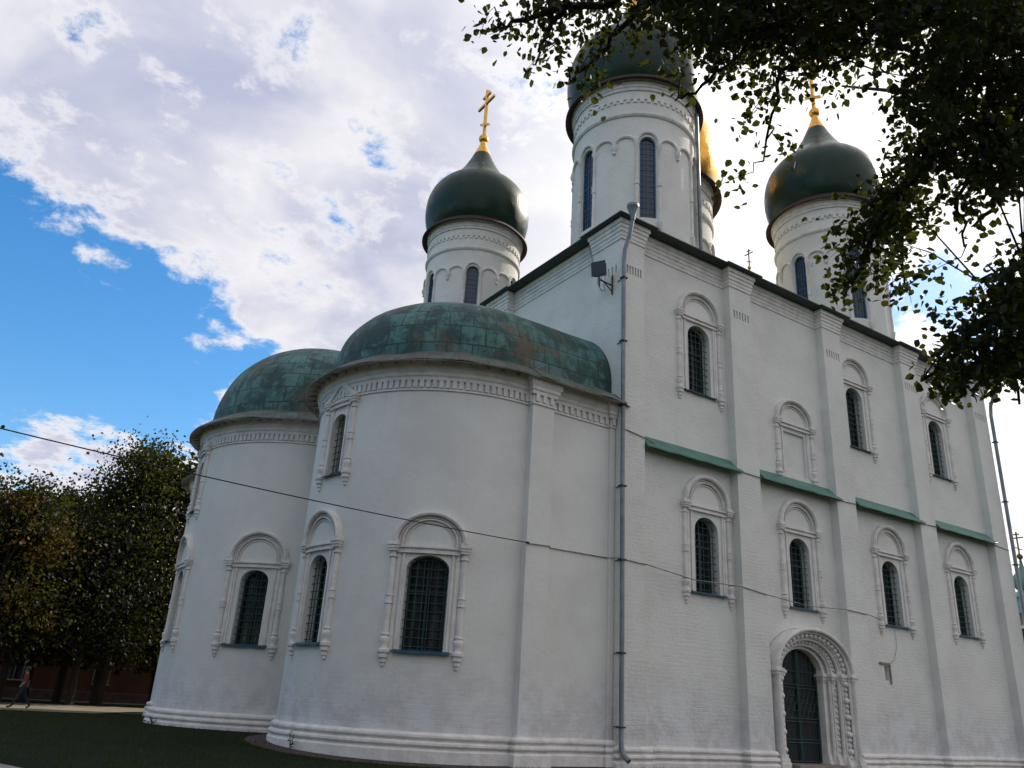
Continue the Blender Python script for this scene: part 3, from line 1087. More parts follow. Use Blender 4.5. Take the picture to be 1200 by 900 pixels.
def apse(path, holes, cen, top, name_m, roofp, inset=0.0):
    """path: outside line from the main wall round to the main wall again, counter-clockwise in plan (outside on the right);
    cen(p) gives the roof centre line point of a path point"""
    closed = path + [(0.6, path[-1][1]), (0.6, path[0][1])] if path[0][0] < 0.6 else path
    cut = MB()
    for fn, a, h, rise in holes:
        arch_cutter(cut, fn, a, h, rise, 0.4, -0.7)
    if holes:
        wl = carve(prism(closed, -0.4, top), cut, 'apse_wall', M['plaster'], cath, 25)
    else:
        me = prism(closed, -0.4, top).mesh('apse_wall')
        smooth(me, 25)
        wl = link('apse_wall', me, M['plaster'], cath)
    z = 0.14
    mb = MB()
    sweep(mb, path, [(o, zz if zz < -0.1 else zz + z) for o, zz in PLINTH], closed=False)
    mb.build('plinth', M['trim'], cath, 40)
    mb = MB()                                              # frieze mouldings under the eave
    sweep(mb, path, [(-0.05, top - 0.85), (0.045, top - 0.85), (0.045, top - 0.79), (0.0, top - 0.78), (-0.05, top - 0.78)], closed=False)
    sweep(mb, path, [(-0.05, top - 0.54), (0.075, top - 0.54), (0.08, top - 0.44), (0.12, top - 0.40), (0.13, top - 0.30), (0.17, top - 0.26),
                     (0.21, top - 0.12), (0.26, top), (-0.05, top)], closed=False)
    # dentils
    P = [Vector(p) for p in path]
    for a, b in zip(P, P[1:]):
        L = (b - a).length
        t = (b - a).normalized()
        nn = Vector((t.y, -t.x))
        k = max(1, round(L / 0.235))
        if L < 0.15:
            continue
        for i in range(k):
            if random.random() < 0.02:
                continue
            c = a + t * (L * (i + 0.5) / k)
            q0, q1 = c - t * 0.062, c + t * 0.062
            vs = []
            for zz in (top - 0.77, top - 0.53):
                for q, o in ((q0, -0.03), (q1, -0.03), (q1, 0.07), (q0, 0.07)):
                    vs.append((q.x + nn.x * o, q.y + nn.y * o, zz))
            mb.add(vs, [(0, 1, 2, 3), (7, 6, 5, 4), (0, 4, 5, 1), (1, 5, 6, 2), (2, 6, 7, 3), (3, 7, 4, 0)])
    mb.build('frieze', M['trim'], cath, 30)

    # roof of hammered sheets: flared skirt, then a swelling half dome running back as a vault
    prof, a_, h_, n_, z0 = roofp[:5]
    rpath = []
    for p, q in zip(path, path[1:]):
        L = math.hypot(q[0] - p[0], q[1] - p[1])
        k = max(1, int(L / 0.22))
        rpath += [(p[0] + (q[0] - p[0]) * i / k, p[1] + (q[1] - p[1]) * i / k) for i in range(k)]
    rpath.append(path[-1])
    rows = [(o, z) for o, z in prof]
    NT_ = 22
    tt = [i / NT_ for i in range(NT_ + 1)]
    vs, fs, uvs = [], [], []
    u = 0
    us = []
    for i, p in enumerate(rpath):
        if i:
            u += math.hypot(p[0] - rpath[i - 1][0], p[1] - rpath[i - 1][1])
        us.append(u)
        c = Vector(cen(p))
        d = Vector(p) - c
        R_ = d.length
        d.normalize()
        wob = 0.022 * sin(u * 2.1) + 0.016 * sin(u * 4.7 + 1)
        for o, z in rows:
            # skirt measured from the smooth apse line
            q = c + d * (roofp[5] + o)
            vs.append((min(q.x, 0.03) if q.y < 0.05 else q.x, q.y, z + wob))
        for t in tt:
            rho = a_ * cos(t * pi / 2) ** (2 / n_)
            zz = z0 + h_ * sin(t * pi / 2) ** (2 / n_)
            bump = 0.03 * sin(u * 1.7 + t * 5) * sin(t * 9 + 0.6 * u) * (1 - t)
            q = c + d * (max(rho, 0.0) + bump)
            vs.append((q.x, q.y, zz))
    K = len(rows) + NT_ + 1
    vv = [0]
    for k in range(1, K):
        A_, B_ = Vector(vs[k - 1]), Vector(vs[k])
        vv.append(vv[-1] + (B_ - A_).length)
    for i in range(len(rpath) - 1):
        for k in range(K - 1):
            a, b = i * K + k, (i + 1) * K + k
            fs.append((a, b, b + 1, a + 1))
            uvs.append(((us[i], vv[k]), (us[i + 1], vv[k]), (us[i + 1], vv[k + 1]), (us[i], vv[k + 1])))
    mb = MB()
    mb.add(vs, fs, uvs)
    me = mb.mesh('apse_roof', recalc=False)
    smooth(me, 50)
    rf = link('apse_roof', me, M['copper'], cath)
    # soffit under the flared skirt
    mb = MB()
    vs, fs = [], []
    for p in rpath:
        c = Vector(cen(p))
        d = (Vector(p) - c).normalized()
        for o, z in ((-0.3, top + 0.01), (0.20, top + 0.005), (rows[0][0] - 0.01, rows[0][1] - 0.02), (rows[0][0], rows[0][1] - 0.005)):
            q = c + d * (roofp[5] + o)
            vs.append((min(q.x, 0.025) if q.y < 0.05 else q.x, q.y, z))
    for i in range(len(rpath) - 1):
        for k in range(3):
            a, b = 4 * i + k, 4 * i + 4 + k
            fs.append((a, b, b + 1, a + 1))
    mb.add(vs, fs)
    mb.build('soffit', M['soffit'], rf, 40)
    return wl, rf


def rafters(rf, cx, cy, r, a0, a1, n, top, out):
    """short rafter ends and dark gaps under the flared eave"""
    for i in range(n):
        mb = MB()
        a = radians(a0 + (a1 - a0) * (i + 0.5) / n)
        for o0, o1 in ((0.16, out - 0.06),):
            t = Vector((-sin(a), cos(a))) * 0.05
            d = Vector((cos(a), sin(a)))
            vs = []
            for zz in (top - 0.07, top + 0.02):
                for rr, s in ((r + o0, -1), (r + o1, -1), (r + o1, 1), (r + o0, 1)):
                    q = Vector((cx, cy)) + d * rr + t * s
                    vs.append((q.x, q.y, zz - 0.06 * (rr - r)))
            mb.add(vs, [(0, 1, 2, 3), (7, 6, 5, 4), (0, 4, 5, 1), (1, 5, 6, 2), (2, 6, 7, 3), (3, 7, 4, 0)])
        mb.build('rafter', M['soffit'], rf)


TOP = 11.02
SX, SY, SR = -3.6, 4.75, 4.45
# south apse: pilaster by the corner, straight wall with a pilaster, then the curve
south_cw = [(0.6, 0.3), (-0.02, 0.3), (-0.02, 0.2), (-0.22, 0.2), (-0.22, 0.3), (-2.62, 0.3), (-2.62, 0.05), (-3.42, 0.05), (-3.42, 0.3)] \
    + arc(SX, SY, SR, -90, -270, 72)[1:] + [(0.6, 9.2)]
south = list(reversed(south_cw))
S1 = cylmap(SX, SY, SR, -122.6, 2.80)
S2 = cylmap(SX, SY, SR, -171.0, 2.92)
S3 = cylmap(SX, SY, SR, -169.6, 7.80)
holes = [(S1, 0.60, 2.52, 0.38), (S2, 0.50, 2.46, 0.42), (S3, 0.42, 1.92, 0.40)]
SROOF = ([(0.62, 10.92), (0.60, 10.97), (0.45, 11.08), (0.28, 11.22), (0.10, 11.36), (-0.08, 11.46)], 4.30, 2.90, 2.6, 11.47, SR)
south_apse, sroof = apse(south, holes, lambda p: (max(p[0], SX), SY), TOP, 'S', SROOF)
rafters(sroof, SX, SY, SR, -92, -268, 30, TOP, 0.60)
window(S1, 0.60, 2.52, 0.38, hw=0.98, cap=2.72, arise=0.86, curved=True, grid=(6, 11))
window(S2, 0.50, 2.46, 0.42, hw=0.90, cap=2.74, arise=0.92, curved=True, grid=(5, 11))
window(S3, 0.42, 1.92, 0.40, style='gable', hw=0.70, cap=2.30, arise=0.52, curved=True, grid=(4, 9))

CX, CY, CR = -5.2, 13.5, 4.5
mid = list(reversed([(0.6, CY - CR)] + arc(CX, CY, CR, -90, -270, 76) + [(0.6, CY + CR)]))
C1 = cylmap(CX, CY, CR, -128.6, 3.0)
C2 = cylmap(CX, CY, CR, -182.0, 3.1)
C3 = cylmap(CX, CY, CR, -182.0, 7.85)
C4 = cylmap(CX, CY, CR, -236.0, 3.0)
holes = [(C1, 0.50, 2.5, 0.38), (C2, 0.50, 2.5, 0.42), (C3, 0.42, 1.95, 0.40), (C4, 0.50, 2.5, 0.4)]
CROOF = ([(0.62, 10.92), (0.60, 10.97), (0.45, 11.08), (0.28, 11.22), (0.10, 11.36), (-0.06, 11.46)], 4.36, 3.97, 2.2, 11.47, CR)
mid_apse, croof = apse(mid, holes, lambda p: (max(p[0], CX), CY), TOP, 'C', CROOF)
rafters(croof, CX, CY, CR, -95, -265, 34, TOP, 0.60)
window(C1, 0.50, 2.5, 0.38, hw=1.0, cap=2.74, arise=0.98, curved=True, grid=(5, 11))
window(C2, 0.50, 2.5, 0.42, hw=0.95, cap=2.74, arise=0.95, curved=True, grid=(5, 11))
window(C3, 0.42, 1.95, 0.40, style='gable', hw=0.72, cap=2.40, arise=0.5, curved=True, grid=(4, 9))
window(C4, 0.50, 2.5, 0.4, hw=0.95, cap=2.74, arise=0.95, curved=True, grid=(5, 11))
NY = 22.0
north = list(reversed([(0.6, NY - SR)] + arc(SX, NY, SR, -90, -270, 60) + [(0.6, NY + SR)]))
apse(north, [], lambda p: (max(p[0], SX), NY), TOP, 'N', SROOF)

# small roof hatch on the south apse roof
mb = MB()
mb.box(-0.45, 0.45, -0.33, 0.33, -0.05, 0.05)
me = mb.mesh('roof_hatch')
me.transform(Matrix.Translation((-1.29, 0.86, 12.45)) @ Matrix.Rotation(radians(0), 4, 'Z') @ Matrix.Rotation(radians(70), 4, 'X'))
link('roof_hatch', me, M['ledge'], cath)

# brick apron along the apses
mb = MB()
ap = [p for p in south if p[0] <= 0.1 and p[1] < 8.6 and abs(p[1] - 0.05) > 0.01 and abs(p[1] - 0.2) > 0.01]
vs = []
for i, p in enumerate(ap):
    c = Vector((max(p[0], SX), SY))
    d = (Vector(p) - c).normalized()
    for o in (0.18, 0.80):
        q = Vector(p) + d * o
        vs.append((q.x, q.y, gz(q.x, q.y) + 0.035 - 0.03 * (o > 0.5)))
mb.add(vs, [(2 * i, 2 * i + 1, 2 * i + 3, 2 * i + 2) for i in range(len(ap) - 1)])
tag(mb.build('brick_apron', M['brick_red'], recalc=True), kind='structure')


# ------------------------------------------------------------------ drums, domes, crosses
def cat(pts, n=5):
    out = []
    P = [pts[0]] + pts + [pts[-1]]
    for i in range(1, len(P) - 2):
        p0, p1, p2, p3 = P[i - 1], P[i], P[i + 1], P[i + 2]
        for k in range(n):
            t = k / n
            out.append(tuple(0.5 * ((2 * p1[c]) + (-p0[c] + p2[c]) * t + (2 * p0[c] - 5 * p1[c] + 4 * p2[c] - p3[c]) * t * t
                                    + (-p0[c] + 3 * p1[c] - 3 * p2[c] + p3[c]) * t ** 3) for c in (0, 1)))
    return out + [pts[-1]]


DOME = [(2.90, 28.86), (3.13, 29.35), (3.28, 30.0), (3.31, 30.6), (3.25, 31.25), (3.03, 31.9), (2.65, 32.45), (2.17, 32.9), (1.70, 33.36), (1.27, 33.95), (0.87, 34.7), (0.56, 35.4)]


def drum(loc, k, dome_m, base):
    """k scales the drum; local heights are those of the corner drums (28.6 = top of the drum)"""
    x0, y0 = loc
    ZT = base
    f = lambda z: ZT + (z - 28.6) * k
    r = 2.85 * k
    cutm = MB()
    wins = [-119 + 60 * i for i in range(6)]
    maps = [cylmap(x0, y0, r, w_, f(21.25)) for w_ in wins]
    wa, wh = 0.375 * k, 4.22 * k
    for fn in maps:
        arch_cutter(cutm, fn, wa, wh, wa, 0.3, -0.45 * k, 12)
    body = carve(prism(arc(x0, y0, r, 0, 360, 120)[:-1], 17.5, f(28.75)), cutm, 'drum', M['brick'], cath, 25)
    # panes with lattice
    for fn in maps:
        mb = MB(fn)
        mb.archplate(wa + 0.03, wa, wh - wa, -0.02, -0.16, -0.20, 10)
        pw = mb.build('drum_window', M['drum_glass'], cath)
        mb = MB(fn)
        mb.archband(wa + 0.01, wa + 0.01, wa - 0.05, wa - 0.05, wh - wa, 0.0, -0.155, -0.10, 14)
        mb.box(-wa, wa, -0.155, -0.10, 0.0, 0.06)
        for i in range(1, 4):
            x = -wa + 2 * wa * i / 4
            mb.box(x - 0.012, x + 0.012, -0.158, -0.125, 0, wh - 0.1 * k if i == 2 else wh - 0.2 * k)
        for j in range(1, 15):
            z = wh * j / 15
            tk = 0.025 if j in (4, 8, 11) else 0.011
            mb.box(-wa, wa, -0.157, -0.12, z - tk, z + tk)
        mb.build('lattice', M['blue_frame'], pw)
    # arcade, columns, rings and the meander frieze
    mb = MB()
    for i in range(18):
        ac = -119 + 20 * i
        w0 = (i % 3 == 0)
        hw = radians(10)
        zs = f(25.0 if not w0 else 25.05)
        rise = (0.44 if not w0 else 0.62) * k
        L = []
        for q in range(15):
            t = pi * q / 14
            a = radians(ac) - hw * cos(t)
            L.append((x0 + (r + 0.04) * cos(a), y0 + (r + 0.04) * sin(a), zs + rise * sin(t)))
        mb.tube(L, 0.075 * k, 6)
        # support at the left end of this arch
        a = radians(ac) - hw
        px, py = x0 + (r + 0.03) * cos(a), y0 + (r + 0.03) * sin(a)
        if i % 3 in (0, 1):
            c_ = 0.075 * k
            zb, zt = f(21.1), zs
            zm = (zb + zt) / 2
            mb.lathe([(0.05, zb - 0.38 * k), (c_, zb - 0.3 * k), (c_ * 1.6, zb - 0.12 * k), (c_ * 1.7, zb), (c_, zb + 0.06 * k), (c_, zm - 0.2 * k), (c_ * 1.5, zm - 0.16 * k),
                      (c_ * 1.2, zm), (c_ * 1.5, zm + 0.16 * k), (c_, zm + 0.2 * k), (c_, zt - 0.2 * k), (c_ * 1.6, zt - 0.12 * k), (c_ * 1.7, zt + 0.03)], px, py, 8)
        else:
            mb.lathe([(0.02, zs - 0.46 * k), (0.09 * k, zs - 0.38 * k), (0.06 * k, zs - 0.30 * k), (0.11 * k, zs - 0.2 * k), (0.15 * k, zs - 0.08 * k), (0.15 * k, zs + 0.03)], px, py, 8)
    ringp = arc(x0, y0, r, 0, -360, 120)[:-1]
    rp = [(p[0], p[1]) for p in reversed(ringp)]
    for prof in ([(-0.05, 26.55), (0.06, 26.56), (0.12, 26.64), (0.12, 26.74), (0.05, 26.80), (-0.05, 26.8)],
                 [(-0.05, 27.62), (0.06, 27.62), (0.06, 27.78), (-0.05, 27.78)],
                 [(-0.05, 28.0), (0.07, 28.0), (0.07, 28.14), (0.11, 28.16), (0.11, 28.30), (0.15, 28.32), (0.15, 28.48), (0.19, 28.5), (0.19, 28.7), (-0.05, 28.7)]):
        sweep(mb, rp, [(o, f(z)) for o, z in prof])
    nb = 58
    for i in range(nb):
        a0 = 2 * pi * i / nb
        fn = cylmap(x0, y0, r, math.degrees(a0), 0)
        h_ = pi * r / nb
        old = mb.fn
        mb.fn = fn
        mb.box(-h_ * 0.55, h_ * 0.55, -0.03, 0.06, f(27.34), f(27.62))
        mb.box(-h_, h_, -0.03, 0.058, f(27.50), f(27.62))
        mb.fn = old
    mb.build('arcade', M['trim'], body, 35)
    # dome with flared dark red rim
    mb = MB()
    mb.lathe(cat([(q * k, f(z)) for q, z in DOME]), x0, y0, 72, uvr=True)
    dome = mb.build('dome', dome_m, cath, 60)
    mb = MB()
    mb.lathe([(2.9 * k, f(28.66)), (3.26 * k, f(28.42)), (3.34 * k, f(28.40)), (3.34 * k, f(28.48)), (3.05 * k, f(28.80)), (2.88 * k, f(28.95))], x0, y0, 72, caps=False)
    mb.build('rim', M['rim'], dome, 30)
    mb = MB()
    mb.lathe(cat([(0.57 * k, f(35.38)), (0.43 * k, f(35.75)), (0.27 * k, f(36.15)), (0.20 * k, f(36.45))]), x0, y0, 24)
    mb.lathe([(0.02, f(36.42))] + [(0.33 * k * sin(pi * i / 12), f(36.76) - 0.33 * k * cos(pi * i / 12)) for i in range(1, 12)] + [(0.02, f(37.1))], x0, y0, 24)
    mb.build('finial', M['gilt'], dome, 50)
    # eight-pointed cross, arms along the north-south line
    mb = MB()
    t = 0.085 * k
    z0, z1 = f(37.0), f(37.0) + 3.85 * k
    mb.box(x0 - t, x0 + t, y0 - t, y0 + t, z0, z1)
    zz = f(37.0) + 2.75 * k
    mb.box(x0 - t * 0.9, x0 + t * 0.9, y0 - 1.0 * k, y0 + 1.0 * k, zz - t, zz + t)
    zz = f(37.0) + 3.4 * k
    mb.box(x0 - t * 0.9, x0 + t * 0.9, y0 - 0.46 * k, y0 + 0.46 * k, zz - t * 0.9, zz + t * 0.9)
    zz = f(37.0) + 0.95 * k
    L = 0.55 * k
    sl = 0.30 * k
    vs = []
    for s in (-1, 1):
        for dx, dz in ((-1, -1), (1, -1), (1, 1), (-1, 1)):
            vs.append((x0 + dx * t * 0.85, y0 + s * L, zz + s * sl + dz * t))
    mb.add(vs, [(0, 1, 2, 3), (7, 6, 5, 4), (0, 4, 5, 1), (1, 5, 6, 2), (2, 6, 7, 3), (3, 7, 4, 0)])
    mb.build('cross', M['gilt'], dome)
    return body


drum((5.4, 5.4), 1.0, M['green_dome'], 28.6)
drum((5.4, 20.3), 1.0, M['green_dome'], 28.6)
drum((20.3, 5.4), 1.0, M['green_dome'], 28.6)
drum((20.3, 20.3), 1.0, M['green_dome'], 28.6)
drum((13.1, 12.6), 1.315, M['gold'], 31.0)


# ------------------------------------------------------------------ rain pipes
def pipe(pts, r, funnel, name='downpipe', clips=None):
    mb = MB()
    mb.tube(pts, r, 10)
    o = mb.build(name, M['zinc'], cath, 40)
    if funnel:
        x, y, z = funnel
        mb = MB()
        mb.lathe([(r * 1.05, z - 0.50), (r * 1.25, z - 0.3), (r * 2.7, z), (r * 2.9, z + 0.02), (r * 2.9, z + 0.12), (r * 2.5, z + 0.12)], x, y, 14)
        mb.build('rain_hopper', M['zinc'], o, 30)
    if clips:
        for (x, y, z) in clips:
            mb = MB()
            mb.box(x - r - 0.03, x + r + 0.03, y - r - 0.02, y + r + 0.02, z - 0.025, z + 0.025)
            mb.tube([(x, y + r, z), (x, y + r + 0.25, z)], 0.015, 5)
            mb.build('pipe_clip', M['black_iron'], o)
    return o


px, py = -0.02, -0.16
pipe([(-0.02, -0.62, 18.0), (-0.02, -0.60, 17.75), (-0.02, -0.45, 17.2), (-0.02, -0.20, 16.7), (px, py, 16.2), (px, py, 9), (px + 0.02, py, 4), (px, py - 0.02, 0.75), (px, py - 0.10, 0.5), (px, py - 0.34, 0.34)],
     0.075, (-0.02, -0.62, 18.22), clips=[(px, py, z) for z in (15.6, 13.2, 10.9, 8.2, 5.9, 3.2, 1.2)])
pipe([(24.25, -0.55, 17.95), (24.25, -0.5, 17.5), (24.25, -0.2, 16.9), (24.25, -0.14, 16.4), (24.25, -0.14, 0.9), (24.25, -0.4, 0.5)],
     0.085, (24.25, -0.58, 18.1), clips=[(24.25, -0.14, z) for z in (15, 12, 9, 6, 3)])
a = radians(-55)
qx, qy = 5.4 + 3.05 * cos(a), 5.4 + 3.05 * sin(a)
pipe([(qx, qy, 28.3), (qx, qy, 18.6)], 0.085, None)

# ------------------------------------------------------------------ cables and floodlight
def sag(a, b, n, s):
    a, b = Vector(a), Vector(b)
    return [tuple(a.lerp(b, i / n) - Vector((0, 0, 4 * s * (i / n) * (1 - i / n)))) for i in range(n + 1)]


mb = MB()
mb.tube(sag((-3.43, -0.02, 5.93), (-16.63, -1.20, 6.01), 14, 0.10) + sag((-16.63, -1.20, 6.01), (-42, -3.4, 8.6), 12, 0.25)[1:], 0.014, 6)
mb.tube([(-3.48, -0.02, 5.93), (-3.38, -0.01, 5.93)], 0.035, 6)
tag(mb.build('overhead_cable', M['cable']), 'black overhead cable slanting down to the apse pilaster', 'cable')
mb = MB()
L = [(-3.43, 0.02, 5.92), (-2.6, 0.02, 5.95), (-2.5, 0.27, 5.96), (-0.25, 0.27, 5.97), (-0.1, 0.1, 5.97), (-0.03, -0.05, 5.97), (0.1, -0.03, 5.96), (1.1, -0.03, 5.92),
     (3.2, 0.02, 5.72), (5.5, -0.03, 5.76), (6.7, -0.03, 5.64), (9, 0.0, 5.5), (11.2, -0.03, 5.60), (12.4, -0.03, 5.56), (13.6, 0.2, 5.48)]
mb.tube(L, 0.016, 6)
tag(mb.build('wall_cable', M['old_cable']), 'thin pale cable stapled along the cathedral wall below the lower sills', 'cable')
mb = MB()
mb.tube([(0.05, -0.03, 10.18), (1.1, -0.03, 10.05), (2.5, 0.2, 9.9), (5.6, -0.03, 9.83), (6.7, -0.03, 9.80), (9, 0.2, 9.82), (11.3, -0.03, 9.78), (12.4, -0.03, 9.82), (15, 0.2, 9.8),
         (16.98, -0.03, 9.78), (18.1, -0.03, 9.82), (20.5, 0.2, 9.8), (22.9, -0.03, 9.72), (24.05, -0.03, 9.66)], 0.017, 6)
tag(mb.build('wall_cable', M['old_cable']), 'thin pale cable crossing the cathedral pilasters at the green ledges', 'cable')
mb = MB()
mb.tube([(14.6, 0.30, 5.2), (14.65, 0.31, 4.6), (14.4, 0.31, 4.1), (14.1, 0.30, 3.9)], 0.008, 5)
tag(mb.build('hanging_wire', M['old_cable']), 'thin wire hanging from third lower window to the slot window', 'cable')

fl = thing('floodlight', 'black floodlight on a steel bracket high beside the corner downpipe', 'floodlight', (0.0, 0.45, 15.7))
mb = MB()
mb.box(-0.34, 0.34, -0.12, 0.12, -0.26, 0.26)
mb.box(-0.40, 0.40, 0.12, 0.15, -0.31, 0.31)
for i in range(6):
    x = -0.28 + 0.112 * i
    mb.box(x - 0.012, x + 0.012, -0.2, -0.12, -0.22, 0.22)
me = mb.mesh('housing')
T = Matrix.Translation((-0.62, 0.44, 15.98)) @ Matrix.Rotation(radians(118), 4, 'Z') @ Matrix.Rotation(radians(-8), 4, 'X') @ Matrix.Diagonal((0.66, 0.8, 0.86, 1))
me.transform(T)
hs = link('housing', me, M['lamp_body'], fl)
mb = MB()
mb.box(-0.34, 0.34, 0.151, 0.16, -0.25, 0.25)
me = mb.mesh('lens')
me.transform(T)
link('lens', me, M['lamp_glass'], hs)
mb = MB()
mb.tube([(0.0, 0.45, 15.55), (-0.62, 0.43, 15.58)], 0.03, 6)
mb.tube([(-0.02, 0.45, 15.95), (-0.02, 0.45, 15.2)], 0.035, 6)
mb.tube([(0.0, 0.45, 15.3), (-0.42, 0.44, 15.56)], 0.022, 6)
mb.tube([(-0.62, 0.43, 15.3), (-0.64, 0.43, 15.72)], 0.03, 6)
mb.build('bracket', M['rust'], fl)

mb = MB()
mb.tube([(0.16, 2.05, 18.0), (0.27, 1.95, 17.3), (0.02, 1.42, 16.2), (-0.03, 1.05, 15.6), (-0.1, 0.75, 15.45), (-0.4, 0.47, 15.5)], 0.011, 5)
tag(mb.build('hanging_wire', M['old_cable']), 'loose wire drooping from the cathedral eave to the floodlight bracket', 'cable')


# ------------------------------------------------------------------ terracotta building behind the trees
def bld(x0, x1, y0, y1, z1):
    b = thing('long_building', 'long terracotta rendered building in deep shade behind the trees', 'building', ((x0 + x1) / 2, y0, 0.1))
    cut = MB()
    xs = [x for x in np.arange(x0 + 2, x1 - 2, 5.35)]
    for x in xs:
        arch_cutter(cut, flatmap(x, y0, 1.35), 0.55, 1.7, 0.2, 0.4, -0.4, 8)
    carve(prism([(x0, y0), (x1, y0), (x1, y1), (x0, y1)], -0.5, z1), cut, 'wall', M['ochre'], b)
    mb = MB()
    sweep(mb, [(x0, y0), (x1, y0), (x1, y1), (x0, y1)], [(-0.02, -0.3), (0.08, -0.3), (0.08, 0.75), (-0.02, 0.8)])
    mb.build('plinth', M['dark_brick'], b)
    mb = MB()
    o = 0.5
    v = [(x0 - o, y0 - o, z1), (x1 + o, y0 - o, z1), (x1 + o, y1 + o, z1), (x0 - o, y1 + o, z1), (x0 + 4, (y0 + y1) / 2, z1 + 2.2), (x1 - 4, (y0 + y1) / 2, z1 + 2.2)]
    mb.add(v, [(0, 1, 5, 4), (1, 2, 5), (2, 3, 4, 5), (3, 0, 4), (3, 2, 1, 0)])
    mb.build('roof', M['far_roof'], b)
    for x in xs:
        mb = MB(flatmap(x, y0, 1.35))
        mb.archplate(0.56, 0.2, 1.5, -0.02, -0.2, -0.24, 8)
        wn = mb.build('window', M['glass'], b)
        mb = MB(flatmap(x, y0, 1.35))
        mb.archband(0.55, 0.2, 0.48, 0.13, 1.5, 0.0, -0.2, -0.12, 8)
        mb.box(-0.03, 0.03, -0.199, -0.13, 0, 1.6)
        mb.box(-0.5, 0.5, -0.198, -0.13, 1.0, 1.06)
        mb.box(-0.6, 0.6, 0.0, 0.1, -0.1, -0.02)
        mb.build('frame', M['soffit'], wn)


bld(-62, 16, 47, 56, 5.2)


# ------------------------------------------------------------------ trees
def leafquads(cs, sizes, droop=0.0, per=None):
    """leaf faces round given points: each leaf a folded rounded blade of two quads"""
    n = len(cs)
    d = rng.normal(size=(n, 3))
    d[:, 2] -= droop
    d /= np.linalg.norm(d, axis=1)[:, None]
    s = np.cross(d, rng.normal(size=(n, 3)))
    s /= np.linalg.norm(s, axis=1)[:, None]
    nn = np.cross(d, s)
    L = sizes[:, None]
    base = cs
    out = np.stack([base, base + d * L * 0.32 + s * L * 0.36 + nn * L * 0.08, base + d * L * 0.70 + s * L * 0.28 + nn * L * 0.06, base + d * L,
                    base + d * L * 0.70 - s * L * 0.28 + nn * L * 0.06, base + d * L * 0.32 - s * L * 0.36 + nn * L * 0.08], axis=1)
    verts = out.reshape(-1, 3)
    i = np.arange(n)[:, None] * 6
    faces = np.concatenate([i + np.array([[0, 1, 2, 3]]), i + np.array([[0, 3, 4, 5]])], axis=1).reshape(-1, 4)
    return verts, faces


def npmesh(name, verts, faces):
    me = bpy.data.meshes.new(name)
    me.vertices.add(len(verts))
    me.vertices.foreach_set('co', verts.astype(np.float32).ravel())
    nf, k = faces.shape
    me.loops.add(nf * k)
    me.loops.foreach_set('vertex_index', faces.astype(np.int32).ravel())
    me.polygons.add(nf)
    me.polygons.foreach_set('loop_start', np.arange(0, nf * k, k, dtype=np.int32))
    me.update(calc_edges=True)
    me.validate()
    return me


def far_tree(name, label, x, y, h, rad, leaf, m, low=2.6, n_clump=95, per=190, ls=0.19, point=0.0, grp='trees along the shaded building'):
    z0 = gz(x, y)
    t = thing(name, label, 'tree', (x, y, z0), grp)
    mb = MB()
    lean = rng.normal(size=2) * 0.25
    ax = [(x + lean[0] * q, y + lean[1] * q, z0 - 0.2 + (h * 0.86) * q) for q in np.linspace(0, 1, 9)]
    mb.tube(ax, [0.045 * h * 0.5 * (1 - 0.88 * q) + 0.02 for q in np.linspace(0, 1, 9)], 9)
    mb.build('trunk', M['bark'], t, 60)
    lim = MB()
    cl = []
    for i in range(n_clump):
        q = rng.random() ** 0.8
        zz = low + (h - low) * q
        prof = (sin(pi * min(1, 0.16 + 0.84 * q)) ** 0.7) * (1 - point * q)
        a = rng.random() * 2 * pi
        rr = rad * max(0.12, prof) * (0.35 + 0.75 * rng.random() ** 0.6)
        c = np.array([x + rr * cos(a), y + rr * sin(a), z0 + zz])
        cl.append(c)
        if i % 5 == 0:
            b = (x + lean[0] * q * 0.8, y + lean[1] * q * 0.8, z0 + max(1.5, zz - rr * 0.6))
            mdp = tuple((np.array(b) + c) / 2 + np.array([0, 0, -0.25]))
            lim.tube([b, mdp, tuple(c)], [0.09, 0.055, 0.02], 5)
    lim.tube(ax[1:8], 0.03, 5)
    lim.build('limbs', M['bark'], t, 60)
    P = []
    for c in cl:
        sx = rad * (0.16 + 0.16 * rng.random())
        k = int(per * (0.5 + rng.random()))
        P.append(c + rng.normal(size=(k, 3)) * np.array([sx, sx, sx * 0.75]))
    P = np.concatenate(P)
    P[:, 2] = np.maximum(P[:, 2], z0 + 2.0)
    v, f = leafquads(P, ls * (0.7 + 0.6 * rng.random(len(P))), 0.2)
    v = v - np.array([x, y, z0])
    me = npmesh('crown', v, f)
    o = link('crown', me, m)
    o.parent = t
    return t


def polar(az, d):
    return -16.62 + d * sin(radians(az)), -19.17 + d * cos(radians(az))


x, y = polar(8.7, 56)
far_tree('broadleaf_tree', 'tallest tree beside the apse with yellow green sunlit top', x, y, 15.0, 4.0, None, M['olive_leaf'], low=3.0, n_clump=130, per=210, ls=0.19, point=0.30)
x, y = polar(2.5, 50)
far_tree('broadleaf_tree', 'tree with orange autumn patches at the left edge', x, y, 10.4, 2.9, None, M['rust_leaf'], point=0.35)
x, y = polar(4.9, 61)
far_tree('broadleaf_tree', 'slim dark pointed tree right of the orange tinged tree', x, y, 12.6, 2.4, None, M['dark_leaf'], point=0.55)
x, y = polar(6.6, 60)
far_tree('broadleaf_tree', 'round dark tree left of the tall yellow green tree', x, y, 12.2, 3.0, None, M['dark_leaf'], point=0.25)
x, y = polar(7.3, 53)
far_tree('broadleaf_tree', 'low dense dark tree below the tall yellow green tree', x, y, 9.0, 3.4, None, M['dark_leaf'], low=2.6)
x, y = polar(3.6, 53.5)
far_tree('broadleaf_tree', 'low dense dark tree below the slim pointed tree', x, y, 9.4, 3.6, None, M['dark_leaf'], low=2.7)
